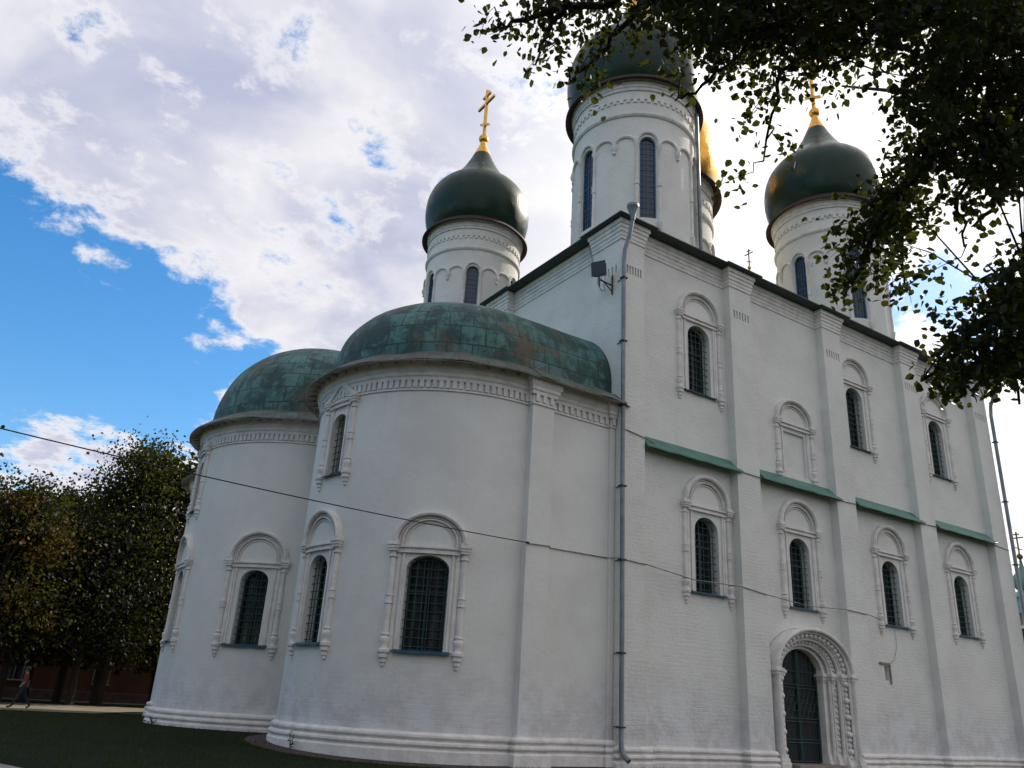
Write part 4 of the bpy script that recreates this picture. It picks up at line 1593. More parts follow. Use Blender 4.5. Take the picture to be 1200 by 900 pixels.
x, y = polar(0.2, 56)
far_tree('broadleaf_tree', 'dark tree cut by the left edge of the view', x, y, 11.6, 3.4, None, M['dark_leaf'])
for k, (az, d, h) in enumerate(((11.8, 57, 14.5), (14.6, 60, 15.5), (17.4, 62, 15.0), (-3.2, 58, 14.5))):  # first three are hidden trees, added to shade the visible row
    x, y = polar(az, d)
    far_tree('broadleaf_tree', 'unseen dark tree added behind the apses to shade the row' if k < 3 else 'dark tree beyond the left edge of the view', x, y, h, 3.8, None, M['dark_leaf'], n_clump=70, per=55, ls=0.42)
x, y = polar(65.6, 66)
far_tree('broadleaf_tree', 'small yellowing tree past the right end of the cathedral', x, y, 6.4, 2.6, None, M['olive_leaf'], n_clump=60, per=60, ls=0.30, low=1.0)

# unseen trees added behind and left of the camera to darken the walls
for x, y, h in ((-36, -33, 17), (-27, -38, 18), (-44, -25, 16), (-50, -14, 16), (-52, 0, 15), (-50, 12, 15)):
    far_tree('added_shade_tree', 'tall dark tree added out of view to dim light on the walls', x, y, h, 5.6, None, M['dark_leaf'], n_clump=80, per=40, ls=0.7, low=2.2, grp='added trees out of view that dim the walls')

# ------------------------------------------------------------------ overhanging tree at the right
SPRAYS="-1207,-1748,603 -1242,-1719,592 -1177,-1628,720 -1201,-1737,565 -1361,-1528,708 -1144,-1681,582 -1281,-1722,592 -1384,-1452,767 -1342,-1608,615 -1214,-1716,530 -1123,-1726,702 -1170,-1729,499 -1297,-1626,638 -1276,-1558,729 -1101,-1685,639 -1200,-1690,581 -1168,-1650,650 -1282,-1680,643 -1083,-1698,603 -1184,-1678,658 -1270,-1691,631 -1354,-1620,597 -1348,-1642,625 -1125,-1675,615 -1284,-1583,684 -1173,-1738,668 -1173,-1624,720 -1056,-1706,644 -1217,-1639,641 -1115,-1725,565 -1228,-1715,580 -1136,-1742,599 -1228,-1706,624 -1184,-1669,538 -1075,-1674,601 -1117,-1693,679 -1155,-1731,642 -1144,-1695,704 -1255,-1708,624 -1144,-1653,717 -1331,-1644,598 -1340,-1635,631 -1156,-1714,534 -1226,-1625,648 -1279,-1703,603 -1263,-1743,594 -1132,-1629,712 -1272,-1562,677 -1324,-1631,633 -1119,-1690,548 -1387,-1533,657 -1346,-1591,632 -1289,-1644,665 -1192,-1756,605 -1132,-1733,588 -1174,-1669,674 -1149,-1671,607 -1177,-1747,513 -1159,-1717,519 -1198,-1717,602 -1225,-1724,557 -1329,-1555,700 -1085,-1606,585 -1328,-1627,623 -1301,-1683,623 -1116,-1709,540 -1127,-1679,712 -1098,-1701,577 -1342,-1657,611 -1175,-1719,566 -1319,-1669,620 -1139,-1689,539 -1252,-1659,627 -1130,-1672,633 -1287,-1654,581 -1057,-1605,593 -1164,-1615,709 -1121,-1712,671 -1128,-1712,624 -1209,-1765,568 -1162,-1671,716 -1110,-1722,621 -1096,-1711,667 -1308,-1654,621 -1170,-1731,499 -1395,-1545,671 -1197,-1693,666 -1307,-1606,658 -1186,-1671,623 -1134,-1715,594 -1167,-1635,508 -1294,-1662,639 -1277,-1707,604 -1116,-1727,686 -1314,-1606,687 -1188,-1750,525 -1091,-1642,650 -1177,-1760,583 -1221,-1675,653 -1149,-1726,519 -1220,-1698,562 -1191,-1674,684 -1180,-1752,581 -1232,-1699,661 -1263,-1741,588 -1099,-1705,624 -1060,-1716,660 -1086,-1617,637 -1179,-1714,642 -1289,-1674,586 -1157,-1618,698 -1329,-1511,718 -1214,-1629,737 -1375,-1509,715 -1214,-1733,609 -1292,-1636,631 -1172,-1746,600 -1335,-1516,709 -1163,-1734,633 -1197,-1717,583 -1047,-1643,621 -1211,-1687,607 -1292,-1655,630 -1274,-1526,752 -1075,-1699,610 -1117,-1725,583 -1065,-1689,650 -1191,-1594,734 -1150,-1713,532 -1144,-1661,668 -1203,-1638,692 -1256,-1716,601 -1349,-1529,707 -1230,-1743,579 -1282,-1674,578 -1227,-1698,630 -1084,-1701,663 -1054,-1601,592 -1205,-1578,747 -1139,-1701,646 -1226,-1700,538 -1347,-1511,736 -1117,-1643,575 -1204,-1661,464 -1391,-1599,626 -1354,-1645,603 -1129,-1666,620 -1295,-1628,624 -1133,-1688,618 -1350,-1637,596 -1352,-1484,776 -1222,-1726,553 -1366,-1538,717 -1162,-1666,584 -1166,-1719,512 -1121,-1682,674 -1249,-1663,655 -1226,-1711,566 -1205,-1600,742 -1237,-1674,670 -1276,-1613,661 -1167,-1735,587 -1208,-1762,597 -1137,-1678,581 -1100,-1668,585 -1231,-1569,733 -1174,-1680,706 -1153,-1732,666 -1113,-1745,661 -1110,-1710,605 -1191,-1651,652 -1152,-1676,635 -1369,-1604,605 -1231,-1606,745 -1300,-1639,634 -1161,-1657,555 -1304,-1559,689 -1377,-1598,655 -1247,-1709,584 -1187,-1712,501 -1268,-1655,648 -1141,-1694,630 -1176,-1598,720 -1362,-1618,639 -1259,-1597,649 -1102,-1706,548 -1183,-1651,516 -1162,-1670,584 -1138,-1742,662 -1154,-1713,656 -1166,-1673,621 -1086,-1710,589 -1273,-1666,650 -1215,-1598,752 -1159,-1695,638 -1167,-1717,548 -1348,-1638,639 -1167,-1736,569 -1174,-1674,554 -1179,-1755,635 -1155,-1644,502 -1154,-1729,642 -1316,-1577,689 -1072,-1698,610 -1065,-1706,563 -1335,-1626,614 -1315,-1629,666 -1251,-1617,654 -1154,-1661,735 -1179,-1654,724 -1282,-1680,585 -1193,-1591,721 -1186,-1726,529 -1186,-1682,686 -1294,-1577,673 -1222,-1528,720 -1233,-1770,589 -1104,-1630,591 -1316,-1637,603 -1168,-1739,567 -1086,-1638,636 -1213,-1761,606 -1056,-1679,583 -1246,-1702,593 -1242,-1696,594 -1202,-1684,596 -1115,-1726,563 -1234,-1645,670 -1136,-1647,587 -1187,-1666,491 -1155,-1674,665 -1179,-1683,532 -1280,-1597,634 -1120,-1675,648 -1127,-1718,709 -1157,-1719,634 -1114,-1716,621 -1189,-1758,545 -1267,-1707,611 -1231,-1519,732 -1095,-1686,569 -1156,-1727,516 -1250,-1679,654 -1126,-1658,577 -1131,-1692,705 -1177,-1720,679 -1269,-1573,712 -1192,-1560,713 -1197,-1561,732 -1202,-1743,601 -1250,-1537,758 -1333,-1565,668 -1200,-1630,747 -1145,-1719,537 -1377,-1474,743 -1260,-1651,608 -1146,-1637,533 -1107,-1701,602 -1206,-1587,710 -1198,-1750,598 -1128,-1646,650 -1159,-1751,603 -1069,-1709,567 -1133,-1643,725 -1207,-1592,750 -1087,-1661,670 -1271,-1583,679 -1121,-1735,603 -1191,-1693,577 -1053,-1711,630 -1162,-1710,623 -1274,-1589,693 -1247,-1533,746 -1241,-1750,564 -1266,-1589,726 -1105,-1648,615 -1126,-1678,650 -1088,-1736,684 -1146,-1750,601 -1101,-1728,685 -1181,-1587,717 -1200,-1602,763 -1229,-1696,608 -1198,-1713,554 -1236,-1563,757 -1140,-1614,506 -1131,-1736,650 -1352,-1604,646 -1279,-1605,677 -1141,-1624,508 -1178,-1743,569 -1078,-1676,665 -1241,-1666,624 -1276,-1642,624 -1217,-1592,760 -1229,-1639,629 -1214,-1657,648 -1316,-1508,724 -1366,-1639,614 -1099,-1616,576 -1214,-1657,642 -1243,-1629,653 -1200,-1563,717 -1444,-1570,626 -1261,-1593,675 -1302,-1613,633 -1042,-1677,600 -1192,-1759,544 -1225,-1739,624 -1353,-1592,669 -1090,-1735,691 -1133,-1712,542 -1203,-1713,556 -1154,-1671,724 -1305,-1621,663 -1093,-1703,708 -1251,-1730,602 -1089,-1675,597 -1254,-1619,641 -1181,-1591,710 -1262,-1527,717 -1223,-1605,735 -1232,-1613,680 -1137,-1706,619 -1297,-1644,608 -1140,-1718,626 -1121,-1601,537 -1131,-1688,666 -1158,-1717,625 -1321,-1635,616 -1429,-1590,619 -1390,-1605,636 -1196,-1746,519 -1294,-1676,587 -1233,-1700,607 -1182,-1703,603 -1086,-1700,661 -1105,-1665,624 -1107,-1683,696 -1065,-1630,641 -1110,-1685,590 -1166,-1739,579 -1055,-1700,607 -1115,-1732,707 -1174,-1687,574 -1215,-1689,498 -1109,-1746,679 -1179,-1683,543 -1174,-1694,672 -1154,-1612,722 -1305,-1495,758 -1153,-1751,657 -1143,-1668,742 -1347,-1562,676 -1225,-1634,658 -1235,-1734,558 -1252,-1666,625 -1127,-1701,647 -1170,-1695,663 -1128,-1746,657 -1137,-1754,668 -1262,-1618,669 -1180,-1680,661 -1229,-1755,598 -1185,-1690,676 -1241,-1626,715 -1098,-1675,641 -1172,-1707,622 -1273,-1675,631 -1199,-1745,599 -1266,-1742,581 -1306,-1563,705 -1364,-1624,629 -1124,-1733,660 -1171,-1682,680 -1151,-1691,419 -1124,-1662,409 -1145,-1665,403 -1079,-1689,454 -1142,-1696,398 -1119,-1694,414 -1129,-1678,397 -1151,-1700,413 -1095,-1641,408 -1086,-1652,419 -1110,-1683,412 -1133,-1665,407 -1152,-1672,396 -1090,-1696,460 -1107,-1705,446 -1098,-1687,403 -1169,-1676,389 -1136,-1661,417 -1107,-1649,413 -1122,-1678,407 -1115,-1704,425 -1113,-1696,404 -1102,-1669,452 -1163,-1706,402 -1140,-1702,454 -1148,-1685,421 -1080,-1671,429 -1159,-1706,424 -1153,-1674,398 -1146,-1657,382 -1146,-1687,403 -1109,-1671,451 -1155,-1660,383 -1133,-1701,392 -1119,-1672,440 -1157,-1728,436 -1155,-1689,404 -1148,-1711,400 -1169,-1663,385 -1158,-1692,379 -1163,-1711,404 -1167,-1708,432 -1083,-1666,442 -1118,-1702,417 -1119,-1676,396 -1086,-1660,413 -1083,-1672,437 -1085,-1696,471 -1086,-1678,424 -1142,-1715,404 -1126,-1708,448 -1148,-1713,437 -1133,-1622,554 -1129,-1625,550 -1130,-1612,535 -1148,-1621,552 -1168,-1609,507 -1138,-1610,530 -1159,-1633,515 -1145,-1635,544 -1160,-1607,551 -1148,-1612,481 -1181,-1621,509 -1158,-1628,504 -1132,-1615,525 -1147,-1631,543 -1118,-1738,633 -1139,-1719,633 -1178,-1689,658 -1168,-1703,653 -1139,-1717,630 -1127,-1717,637 -1157,-1698,652 -1147,-1715,638 -1282,-1631,658 -1268,-1635,668 -1264,-1629,673 -1220,-1671,665 -1248,-1630,670 -1222,-1675,660 -1203,-1679,661 -1319,-1611,671 -1303,-1591,663 -1329,-1576,661 -1317,-1581,666 -1299,-1602,656 -1318,-1584,665 -1365,-1543,659 -1379,-1526,663 -1367,-1549,661 -1385,-1542,658 -1409,-1513,652 -1414,-1508,644 -1407,-1526,654 -1436,-1502,648 -1386,-1533,648 -1390,-1527,626 -1389,-1522,628 -1345,-1561,661 -1348,-1558,645 -1360,-1544,631 -1366,-1535,622 -1371,-1521,609 -1280,-1615,661 -1285,-1618,665 -1288,-1596,661 -1283,-1583,644 -1295,-1587,657 -1267,-1617,631 -1270,-1615,641 -1252,-1651,648 -1275,-1583,627 -1272,-1608,637 -1290,-1582,623 -1283,-1591,617 -1299,-1563,607 -1216,-1648,643 -1233,-1640,643 -1202,-1673,652 -1207,-1665,653 -1232,-1627,615 -1238,-1604,618 -1244,-1605,619 -1244,-1595,605 -1225,-1568,562 -1228,-1590,584 -1096,-1720,571 -1105,-1724,571 -1094,-1714,577 -1106,-1722,573 -1123,-1710,569 -1124,-1693,567 -1136,-1678,569 -1140,-1647,556 -1132,-1667,561 -1141,-1656,558 -1143,-1608,524 -1133,-1616,526 -1134,-1606,527 -1135,-1578,500 -1131,-1589,498 -1153,-1578,483 -1111,-1693,571 -1107,-1705,582 -1117,-1713,579 -1118,-1688,544 -1124,-1675,538 -1126,-1676,561 -1116,-1671,526 -1102,-1654,493 -1082,-1717,562 -1094,-1724,570 -1096,-1701,536 -1103,-1711,544 -1106,-1671,524 -1146,-1638,525 -1142,-1635,537 -1119,-1620,486 -1119,-1619,489 -1109,-1700,442 -1107,-1706,446 -1142,-1675,419 -1117,-1689,437 -1137,-1669,425 -1131,-1651,415 -1147,-1642,391 -1124,-1705,457 -1125,-1707,460 -1131,-1687,447 -1125,-1689,453 -1115,-1691,411 -1120,-1692,440 -1103,-1678,395 -1115,-1687,393 -1120,-1673,400 -1193,-1647,648 -1200,-1662,659 -1191,-1675,674 -1221,-1629,629 -1214,-1642,619 -780,-1629,685 -1097,-1699,798 -1031,-1835,685 -781,-1793,998 -695,-1907,991 -1064,-1910,767 -1043,-1712,902 -1294,-1675,875 -897,-1827,1153 -1052,-1876,820 -1160,-2092,883 -995,-1833,561 -1331,-1610,792 -1036,-1930,715 -887,-1737,635 -1001,-1629,1029 -956,-1727,572 -1207,-2032,800 -1125,-1786,619 -1104,-1946,838 -1344,-1696,786 -1231,-1712,959 -1186,-1606,927 -1130,-1525,1177 -638,-1766,787 -909,-1718,855 -1032,-1748,1002 -1370,-1734,797 -1122,-1645,964 -1005,-1782,839 -905,-1854,570 -963,-1745,788 -983,-1713,669 -1278,-1617,765 -908,-1741,1012 -1268,-1638,1067 -1157,-1818,968 -1050,-1839,1053 -1154,-1749,1073 -858,-1774,705 -837,-1822,950 -1042,-1852,972 -1010,-2011,630 -859,-1907,1098 -822,-1826,723 -866,-1913,741 -679,-1696,666 -1117,-1779,1065 -1329,-1743,902 -1029,-1699,501 -1344,-1707,702 -1130,-1870,1055 -1191,-1585,971 -1242,-1812,800 -1002,-1851,954 -1064,-1850,565 -1237,-1921,692 -786,-1816,897 -655,-1572,757 -1027,-1948,624 -806,-1807,629 -935,-1868,679 -1242,-1894,856 -1233,-1455,954 -1267,-1674,687 -816,-1728,564 -863,-2081,836 -902,-1789,604 -1034,-1996,905 -784,-1756,985 -729,-1786,794 -935,-1888,627 -1283,-1994,711 -1221,-1692,886 -1041,-1861,762 -995,-1725,714 -826,-1667,699 -764,-1966,679 -1233,-1654,989 -1210,-1756,785 -1196,-1793,734 -980,-1878,1037 -1030,-1929,1096 -1009,-1855,556 -821,-1777,549 -936,-1733,968 -1146,-1854,994 -1251,-2019,705 -1037,-1739,701 -1314,-1538,821 -1150,-1537,1031 -1346,-1716,598 -1058,-1450,1068 -791,-1907,678 -945,-1769,764 -1109,-1690,1121 -816,-1819,947 -1124,-1866,546 -1266,-1673,716 -720,-1780,571 -785,-1642,723 -957,-1688,627 -881,-1903,852 -1342,-1654,1010 -1201,-1617,792 -1229,-1827,646 -1118,-1629,876 -1135,-1969,939 -1276,-1850,693 -1047,-1727,1127 -929,-1721,1037 -935,-1779,937 -1365,-1793,803 -916,-1584,1062 -862,-1870,938 -1074,-1628,862 -842,-1975,758 -1095,-1757,977 -1362,-1653,858 -1083,-1544,973 -941,-2028,741 -1233,-1924,785 -1257,-1499,874 -1352,-1854,621 -1262,-1649,984 -1358,-1600,859 -783,-1670,1074 -1440,-1701,841 -1134,-1592,1016 -1008,-1819,726 -913,-2048,833 -1240,-1996,756 -1037,-1511,1032 -1065,-1732,781 -984,-1686,477 -823,-1791,1145 -997,-1717,644 -1218,-1805,907 -1079,-1500,1123 -1005,-1942,919 -1140,-1679,887 -929,-1847,653 -1199,-1857,788 -958,-1750,814 -1036,-1889,759 -951,-1916,969 -952,-1860,646 -997,-1742,1045 -782,-1964,627 -918,-1931,561 -1047,-1864,605 -1231,-1950,612 -1264,-1554,921 -1034,-1763,978 -975,-1890,979 -1355,-1883,968 -1111,-1896,889 -1161,-1629,901 -1384,-1916,727 -839,-1945,568 -952,-1772,836 -841,-1802,681 -1042,-1914,611 -946,-1848,572 -1132,-1665,947 -1299,-1534,960 -1279,-1936,833 -706,-1991,836 -1235,-1698,1023 -1096,-1642,934 -700,-1631,768 -1262,-1765,1096 -1257,-1992,741 -768,-1627,567 -1399,-1833,642 -766,-1651,607 -1028,-1723,590 -1278,-1717,741 -1355,-1717,712 -1064,-1738,770 -1003,-1899,621 -863,-1986,847 -1052,-1638,1195 -1069,-1672,1097 -1171,-1738,788 -1108,-1750,895 -1110,-1750,1156 -720,-1776,785 -770,-1634,540 -1034,-1880,746 -1235,-1663,907 -1322,-1860,660 -1102,-1564,904 -877,-1845,734 -1117,-1676,904 -850,-1692,723 -860,-1715,877 -1036,-1771,553 -1045,-2095,895 -1274,-1458,898 -992,-2000,768 -848,-1663,1115 -1187,-1982,921 -727,-1673,613 -1042,-1726,909 -1480,-1761,838 -1072,-1867,740 -702,-1942,710 -893,-1945,765 -1266,-1544,1022 -948,-1706,795 -1125,-1760,986 -848,-1951,683 -1130,-1577,970 -1352,-1653,830 -1283,-1567,830 -1154,-1953,900 -810,-1705,859 -1089,-1664,809 -1089,-1890,869 -802,-1696,932 -1322,-1867,960 -1006,-1726,778 -1246,-1577,1133 -1185,-1473,1005 -1132,-1819,774 -956,-1866,574 -1042,-1881,527 -801,-1829,734 -1171,-1736,695 -1056,-1942,593 -1099,-1657,1045 -1235,-1563,976 -1129,-1746,849 -945,-1735,1006 -1282,-1917,864 -1116,-1985,1082 -1079,-1752,703 -1298,-1718,810 -826,-1748,919 -1369,-1536,974 -904,-1972,1098 -1102,-1551,1042 -1100,-1780,807 -809,-1704,667 -1276,-2019,923 -1129,-1789,646 -1027,-1736,968 -1443,-1616,967 -977,-1894,1079 -723,-1833,1057 -821,-1744,588 -1196,-1716,957 -922,-2085,713 -1037,-1518,1163 -1325,-1944,772 -1136,-1730,720 -987,-1762,919 -1214,-1698,866 -775,-1825,571 -1014,-1730,698 -1274,-1586,845 -867,-1542,1160 -970,-1867,630 -1042,-1547,1032 -1130,-1753,1042 -898,-2013,918 -889,-1981,956 -1044,-1528,971 -1146,-1782,921 -1115,-2014,771 -1017,-1853,822 -1072,-1724,980 -1341,-1808,726 -912,-1794,1108 -1220,-1756,924 -948,-2015,900 -1153,-1607,943 -1416,-1704,766 -950,-1927,851 -1049,-1671,852 -1092,-1715,1024 -875,-1704,894 -959,-1926,625 -1032,-1794,991 -797,-1673,868 -1041,-1915,763 -857,-1675,724 -1390,-1534,940 -897,-1750,936 -971,-1751,908 -931,-1840,981 -729,-1688,984 -1106,-1874,776 -949,-1734,691 -1059,-1768,745 -1138,-1598,853 -1182,-1799,926 -773,-1645,557 -852,-1849,621 -774,-1724,916 -959,-1666,948 -1044,-1742,622 -896,-1765,909 -903,-1730,844 -1352,-1588,710 -856,-1909,797 -971,-1779,911 -1103,-1545,997 -889,-1894,850 -905,-1737,986 -832,-1577,1110 -922,-1831,1121 -1124,-1522,1047 -1140,-1722,964 -1014,-1964,709 -1356,-1774,758 -986,-1680,938 -1386,-1472,856 -643,-1698,705 -643,-1912,892 -1089,-1808,898 -1349,-1700,1057 -920,-1899,1005 -1430,-1711,699 -1076,-1723,875 -950,-1591,1014 -819,-1821,972 -1318,-2028,859 -1076,-1874,923"
BOUGHS=["-1046,-1761,582 -1121,-1730,633 -1197,-1682,661 -1270,-1627,666 -1337,-1570,665 -1390,-1534,656 -1417,-1506,648 -1430,-1491,642",
"-1390,-1534,656 -1395,-1520,634 -1393,-1505,620",
"-1337,-1570,665 -1352,-1544,641 -1360,-1529,620 -1366,-1514,611",
"-1270,-1627,666 -1297,-1593,652 -1306,-1574,632",
"-1246,-1645,657 -1274,-1613,633 -1277,-1590,620 -1290,-1571,602 -1299,-1558,599",
"-1197,-1682,661 -1228,-1641,639 -1242,-1612,620 -1232,-1594,597 -1221,-1575,570",
"-1045,-1753,539 -1110,-1717,582 -1135,-1674,574 -1143,-1640,544 -1141,-1611,518 -1137,-1591,494 -1139,-1576,481",
"-1115,-1720,589 -1120,-1688,562 -1120,-1665,529 -1104,-1658,499",
"-1049,-1756,547 -1093,-1716,557 -1101,-1687,534 -1097,-1669,515",
"-1143,-1640,544 -1129,-1625,512 -1115,-1615,480",
"-1066,-1778,461 -1099,-1728,452 -1118,-1691,439 -1131,-1667,421 -1134,-1645,402 -1137,-1630,391",
"-1099,-1728,452 -1123,-1703,458 -1132,-1676,453",
"-1118,-1691,439 -1110,-1678,411 -1097,-1673,372",
"-1197,-1682,661 -1202,-1647,633 -1221,-1624,623"]


PT = lambda s: [Vector([float(c) / 100 for c in q.split(',')]) for q in s.split()]
sprays = PT(SPRAYS)
boughs = [PT(b) for b in BOUGHS]
TX, TY = -8.9, -18.7
tree = thing('overhanging_tree', 'broadleaf tree whose dark backlit branches hang over the domes', 'tree', (TX, TY, gz(TX, TY)))
mb = MB()
top = Vector((TX - 0.9, TY + 0.7, 8.8))
tr = [Vector((TX, TY, -0.1)), Vector((TX + 0.05, TY, 1.2)), Vector((TX - 0.1, TY + 0.1, 3.0)), Vector((TX - 0.35, TY + 0.3, 5.0)), top]
mb.tube(tr, [0.36, 0.27, 0.22, 0.17, 0.09], 14)
mb.build('trunk', M['bark'], tree, 60)
nodes = []
for k, b in enumerate(boughs):
    mb = MB()
    pts = list(b)
    if k in (0, 6, 8, 10):                       # main boughs reach back to the trunk
        h = min(7.5, max(3.2, b[0].z - 0.9))
        s = Vector((TX - 0.08 * h, TY + 0.07 * h, h))
        pts = [s, s.lerp(b[0], 0.5) + Vector((0, 0, 0.18))] + pts
        r0 = 0.075
    else:
        r0 = 0.020
    # fine wobble
    q = []
    for a, c in zip(pts, pts[1:]):
        for i in range(4):
            w_ = Vector(rng.normal(size=3)) * 0.018
            q.append(a.lerp(c, i / 4) + (w_ if i else Vector((0, 0, 0))))
    q.append(pts[-1])
    n = len(q)
    mb.tube(q, [r0 * (1 - i / n) ** 0.9 + 0.005 for i in range(n)], 7)
    mb.build('limb', M['bark'], tree, 60)
    nodes += q
# hidden boughs carrying the rest of the crown
for i in range(7):
    a = 2 * pi * i / 7 + 0.4
    mb = MB()
    s = Vector((TX - 0.5, TY + 0.4, 4.6 + 0.5 * i))
    e = Vector((-10.0 + 2.6 * cos(a), -17.2 + 2.6 * sin(a), 8.4 + 0.35 * i))
    q = [s, s.lerp(e, 0.35) + Vector((0, 0, 0.3)), s.lerp(e, 0.7) + Vector((0, 0, 0.2)), e]
    mb.tube(q, [0.08, 0.055, 0.03, 0.012], 7)
    mb.build('limb', M['bark'], tree, 60)
    nodes += q
tw = MB()
NN = np.array([tuple(p) for p in nodes])
pos = []
for c in sprays:
    cv = np.array(c)
    dd = np.linalg.norm(NN - cv, axis=1)
    j = int(np.argmin(dd))
    a = Vector(NN[j])
    if dd[j] < 0.85:
        m_ = a.lerp(c, 0.55) + Vector((random.gauss(0, 0.04), random.gauss(0, 0.04), 0.04 + 0.08 * random.random()))
        tw.tube([a, m_, c], [0.008, 0.0055, 0.003], 4)
    # a drooping sprig with leaves set along it
    dr = Vector(rng.normal(size=3))
    dr.z = dr.z * 0.4 - 0.7
    dr.normalize()
    ln = 0.16 + 0.2 * random.random()
    e = c + dr * ln
    tw.tube([c, c.lerp(e, 0.5) + Vector((0, 0, 0.01)), e], [0.004, 0.003, 0.0015], 4)
    k = 32 + int(rng.random() * 12)
    tq = rng.random(k)[:, None]
    pos.append(cv + (np.array(e) - cv) * tq + rng.normal(size=(k, 3)) * 0.075)
tw.build('twigs', M['bark'], tree, recalc=False)
pos = np.concatenate(pos)
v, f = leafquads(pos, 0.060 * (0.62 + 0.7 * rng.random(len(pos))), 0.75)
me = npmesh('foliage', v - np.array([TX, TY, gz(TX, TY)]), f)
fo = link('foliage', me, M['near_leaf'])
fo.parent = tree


# ------------------------------------------------------------------ distant towers
def cross(mb, x, y, z, h, t, ang=90):
    """small eight-pointed cross, arms along the y axis"""
    mb.box(x - t, x + t, y - t, y + t, z, z + h)
    mb.box(x - t * 0.9, x + t * 0.9, y - h * 0.27, y + h * 0.27, z + h * 0.70, z + h * 0.70 + 2 * t)
    mb.box(x - t * 0.9, x + t * 0.9, y - h * 0.12, y + h * 0.12, z + h * 0.86, z + h * 0.86 + 2 * t)
    vs = []
    for s in (-1, 1):
        for dx, dz in ((-1, -1), (1, -1), (1, 1), (-1, 1)):
            vs.append((x + dx * t * 0.85, y + s * h * 0.14, z + h * 0.25 + s * h * 0.07 + dz * t))
    mb.add(vs, [(0, 1, 2, 3), (7, 6, 5, 4), (0, 4, 5, 1), (1, 5, 6, 2), (2, 6, 7, 3), (3, 7, 4, 0)])


bx_, by_ = 84.0, 63.2
bt = thing('bell_tower', 'distant bell tower showing only its cross and ball above the cathedral eave', 'tower', (bx_, by_, 0.1))
mb = MB()
for s, z0, z1 in ((6.0, -0.5, 18), (5.2, 18, 34), (4.4, 34, 46), (3.4, 46, 55)):
    mb.add([(bx_ + a * s, by_ + b * s, z) for z in (z0, z1) for a, b in ((-1, -1), (1, -1), (1, 1), (-1, 1))],
           [(3, 2, 1, 0), (4, 5, 6, 7), (0, 1, 5, 4), (1, 2, 6, 5), (2, 3, 7, 6), (3, 0, 4, 7)])
    mb.box(bx_ - s - 0.3, bx_ + s + 0.3, by_ - s - 0.3, by_ + s + 0.3, z1 - 0.6, z1 - 0.05)
mb.build('wall', M['trim'], bt)
mb = MB()
mb.lathe([(3.5, 55), (3.2, 56), (1.2, 61), (0.42, 65), (0.24, 68.5), (0.2, 74.0)], bx_, by_, 16)
mb.build('spire', M['zinc'], bt, 40)
mb = MB()
mb.lathe([(0.02, 74.0)] + [(0.34 * sin(pi * i / 10), 74.34 - 0.36 * cos(pi * i / 10)) for i in range(1, 10)] + [(0.02, 74.7)], bx_, by_, 14)
mb.build('ball', M['gilt'], bt, 60)
mb = MB()
cross(mb, bx_, by_, 74.6, 3.4, 0.075)
mb.build('cross', M['bronze'], bt)

hx, hy = 51.6, 12.2
ch = thing('small_church', 'small dark brick church with pale teal cupola past the right edge of the cathedral', 'church', (hx, hy, 0.1))
mb = MB()
mb.add([(hx + a * 4.5, hy + b * 5 - 0, z) for z in (-0.5, 8.6) for a, b in ((-1, -1), (1, -1), (1, 1), (-1, 1))],
       [(3, 2, 1, 0), (4, 5, 6, 7), (0, 1, 5, 4), (1, 2, 6, 5), (2, 3, 7, 6), (3, 0, 4, 7)])
mb.build('wall', M['dark_brick'], ch)
mb = MB()
mb.add([(hx + a * 4.9, hy + b * 5.4, 8.6) for a, b in ((-1, -1), (1, -1), (1, 1), (-1, 1))] + [(hx, hy, 10.6)],
       [(0, 1, 4), (1, 2, 4), (2, 3, 4), (3, 0, 4), (3, 2, 1, 0)])
mb.build('roof', M['far_roof'], ch)
mb = MB()
mb.lathe([(1.1, 9.0), (1.1, 11.2), (1.3, 11.3), (1.25, 11.45), (0.8, 11.7), (0.5, 11.9)], hx, hy, 20)
mb.build('drum', M['blue_roof'], ch, 40)
mb = MB()
mb.lathe(cat([(0.45, 11.85), (0.72, 12.2), (0.82, 12.6), (0.70, 13.0), (0.40, 13.35), (0.18, 13.7), (0.12, 14.0)]), hx, hy, 20)
dm = mb.build('dome', M['teal_dome'], ch, 60)
mb = MB()
mb.lathe([(0.12, 13.9), (0.08, 14.3), (0.2, 14.4), (0.22, 14.55), (0.15, 14.7), (0.04, 14.78)], hx, hy, 12)
cross(mb, hx, hy, 14.7, 1.75, 0.045)
mb.build('cross', M['bronze'], dm, 30)


